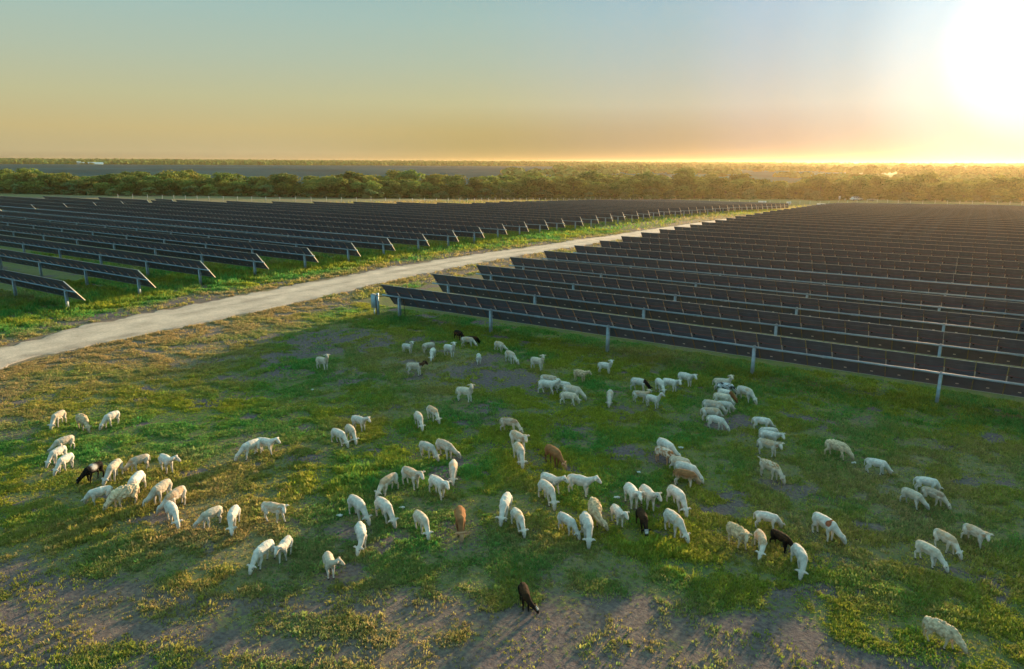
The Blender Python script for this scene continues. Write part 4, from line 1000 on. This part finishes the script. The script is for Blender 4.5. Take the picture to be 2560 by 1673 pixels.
o = MB(); o.tube([(0, 0, 0), (0, 0, .7), (0, 0, .9)], [.28, .3, .12], M_LABEL, 10); o = o.build('drum'); o.location = land(-39.8, 264); tag(o, 'small pale drum between the white cabinet and the car', 'drum')
for (x, y, L, lab) in ((*lift(-38.6, 217)[:2], 3.6, 'long low white box at the far left corner of the right block'), (*lift(-48.6, 222)[:2], 1.8, 'small white box at the far corner of the left block'), (*lift(-56, 221)[:2], 3.4, 'low white box behind the last rows of the left block')):
    t = empty('equipment_box', (x, y, float(terrain(np.array(x), np.array(y)))), R(20)); tag(t, lab, 'equipment box')
    b = MB(); b.box((0, 0, .95), (L, 1.2, .9), M_WHITE); b.box((0, 0, 1.43), (L + .1, 1.3, .06), M_ROOF); b.box((L * .2, -.605, .95), (.5, .02, .7), M_BOX); b.build('housing', t)
    b = MB(); b.box((0, 0, .22), (L * .9, 1.0, .54), M_POST); b.build('skid', t)
def barn(px, py, r, Lb, Wb, Hb, label, yaw=None):
    d = (F * 1768 + Rv * (px - 1280) + Uv * (836.5 - py)); h = math.hypot(d.x, d.y); x, y = d.x / h * r, d.y / h * r; z = float(terrain(np.array(x), np.array(y)))
    t = empty('barn', (x, y, z - .2), math.atan2(y, x) + math.pi / 2 if yaw is None else yaw); tag(t, label, 'barn')
    b = MB(); b.box((0, 0, Hb / 2), (Lb, Wb, Hb), M_BARN); b.build('wall', t)
    b = MB()
    for s in (-1, 1): b.quad([(-Lb / 2 - .5, s * (Wb / 2 + .6), Hb - .1), (Lb / 2 + .5, s * (Wb / 2 + .6), Hb - .1), (Lb / 2 + .5, 0, Hb + Wb * .2), (-Lb / 2 - .5, 0, Hb + Wb * .2)][::s], M_ROOF)
    b.build('roof', t)
    b = MB()
    for q in np.linspace(-Lb * .38, Lb * .38, 4): b.box((q, Wb / 2 + .03, Hb * .38), (Lb * .09, .05, Hb * .7), M_DARKG); b.box((q, -Wb / 2 - .03, Hb * .38), (Lb * .09, .05, Hb * .7), M_DARKG)
    b.build('door', t)
M_BARN = mat('barn_wall', (.22, .36, .38), .7)
barn(232, 416, 1530, 34, 14, 4.0, 'long white roofed barn among trees at the far left')
barn(198, 417, 1525, 6, 5, 7.0, 'narrow pale shed left of the long white roofed barn')
barn(1424, 415, 1750, 20, 10, 3.5, 'long low building with white roof on the centre horizon')
barn(1196, 416, 1740, 9, 8, 3.2, 'small pale farm building beside a golden field at centre')
barn(1455, 419, 1500, 9, 6, 3.0, 'small white roofed shed right of the long low building')
for i, (px, h) in enumerate(((1063, 34), (1156, 36), (1236, 42), (1340, 40), (1420, 32), (860, 30), (1895, 40))):
    d = (F * 1768 + Rv * (px - 1280)); hh = math.hypot(d.x, d.y); r = 2300; h *= .5; x, y = d.x / hh * r, d.y / hh * r; z = float(terrain(np.array(x), np.array(y)))
    b = MB(); b.tube([(0, 0, -1), (0, 0, h)], [.55, .3], M_MAST, 5); b.box((0, 0, h * .9), (7, .4, .4), M_MAST); b.box((0, 0, h * .76), (9, .4, .4), M_MAST)
    o = b.build('power_mast'); o.location = (x, y, z); o.rotation_euler = (0, 0, YAW)
    tag(o, ['thin mast on the horizon above the left fence posts', 'thin mast on the horizon left of centre, second from left', 'tallest thin mast on the centre horizon', 'thin mast on the horizon just right of centre', 'short thin mast above the long low white roof', 'leftmost thin mast on the horizon', 'rightmost thin mast on the horizon'][i], 'mast', 'masts along the horizon')
# pale litter in the grass
for i, (px, py, s, lab) in enumerate(((1701, 1122, .22, 'white scrap of litter in the grass above the brown sheep at centre right'), (2134, 1160, .16, 'white lump in the grass right of the streaked sheep'), (1005, 1272, .18, 'white paper scrap right of the side by side grazing pair'), (1596, 1184, .14, 'pale pebble in the grass left of the overlapping line of sheep'), (781, 977, .18, 'pale stick fragment in the shaded grass left of centre'), (1542, 1247, .2, 'pale feather on the grass above the collared sheep'), (849, 1292, .2, 'pale twig on the grass left of the side by side pair'))):
    x, y = cp(px, py); b = MB(); b.box((0, 0, .03), (s, s * .5, .04), M_LABEL, (1, .2, .1), (-.2, 1, 0)); b.box((s * .2, 0, .06), (s * .5, s * .35, .03), M_LABEL)
    o = b.build('litter'); o.location = (x, y, .02); tag(o, lab, 'litter', 'pale scraps lying in the meadow')

# ------------------------------------------------------------------ haze: the evening air between the camera and the horizon
if HAZE > 0:
    b = MB(); mh = bpy.data.materials.new('evening_haze'); mh.use_nodes = True; nt = mh.node_tree; nt.nodes.clear()
    ou = nt.nodes.new('ShaderNodeOutputMaterial'); pv = nt.nodes.new('ShaderNodeVolumePrincipled')
    pv.inputs['Color'].default_value = (*HAZE_COL, 1); pv.inputs['Density'].default_value = HAZE; pv.inputs['Anisotropy'].default_value = HAZE_G
    nt.links.new(pv.outputs[0], ou.inputs['Volume'])
    b.box((0, 0, 11), (14400, 14400, 40), mh)
    hz = b.build('haze'); tag(hz, 'golden evening haze over the fields', 'haze', None, 'stuff')
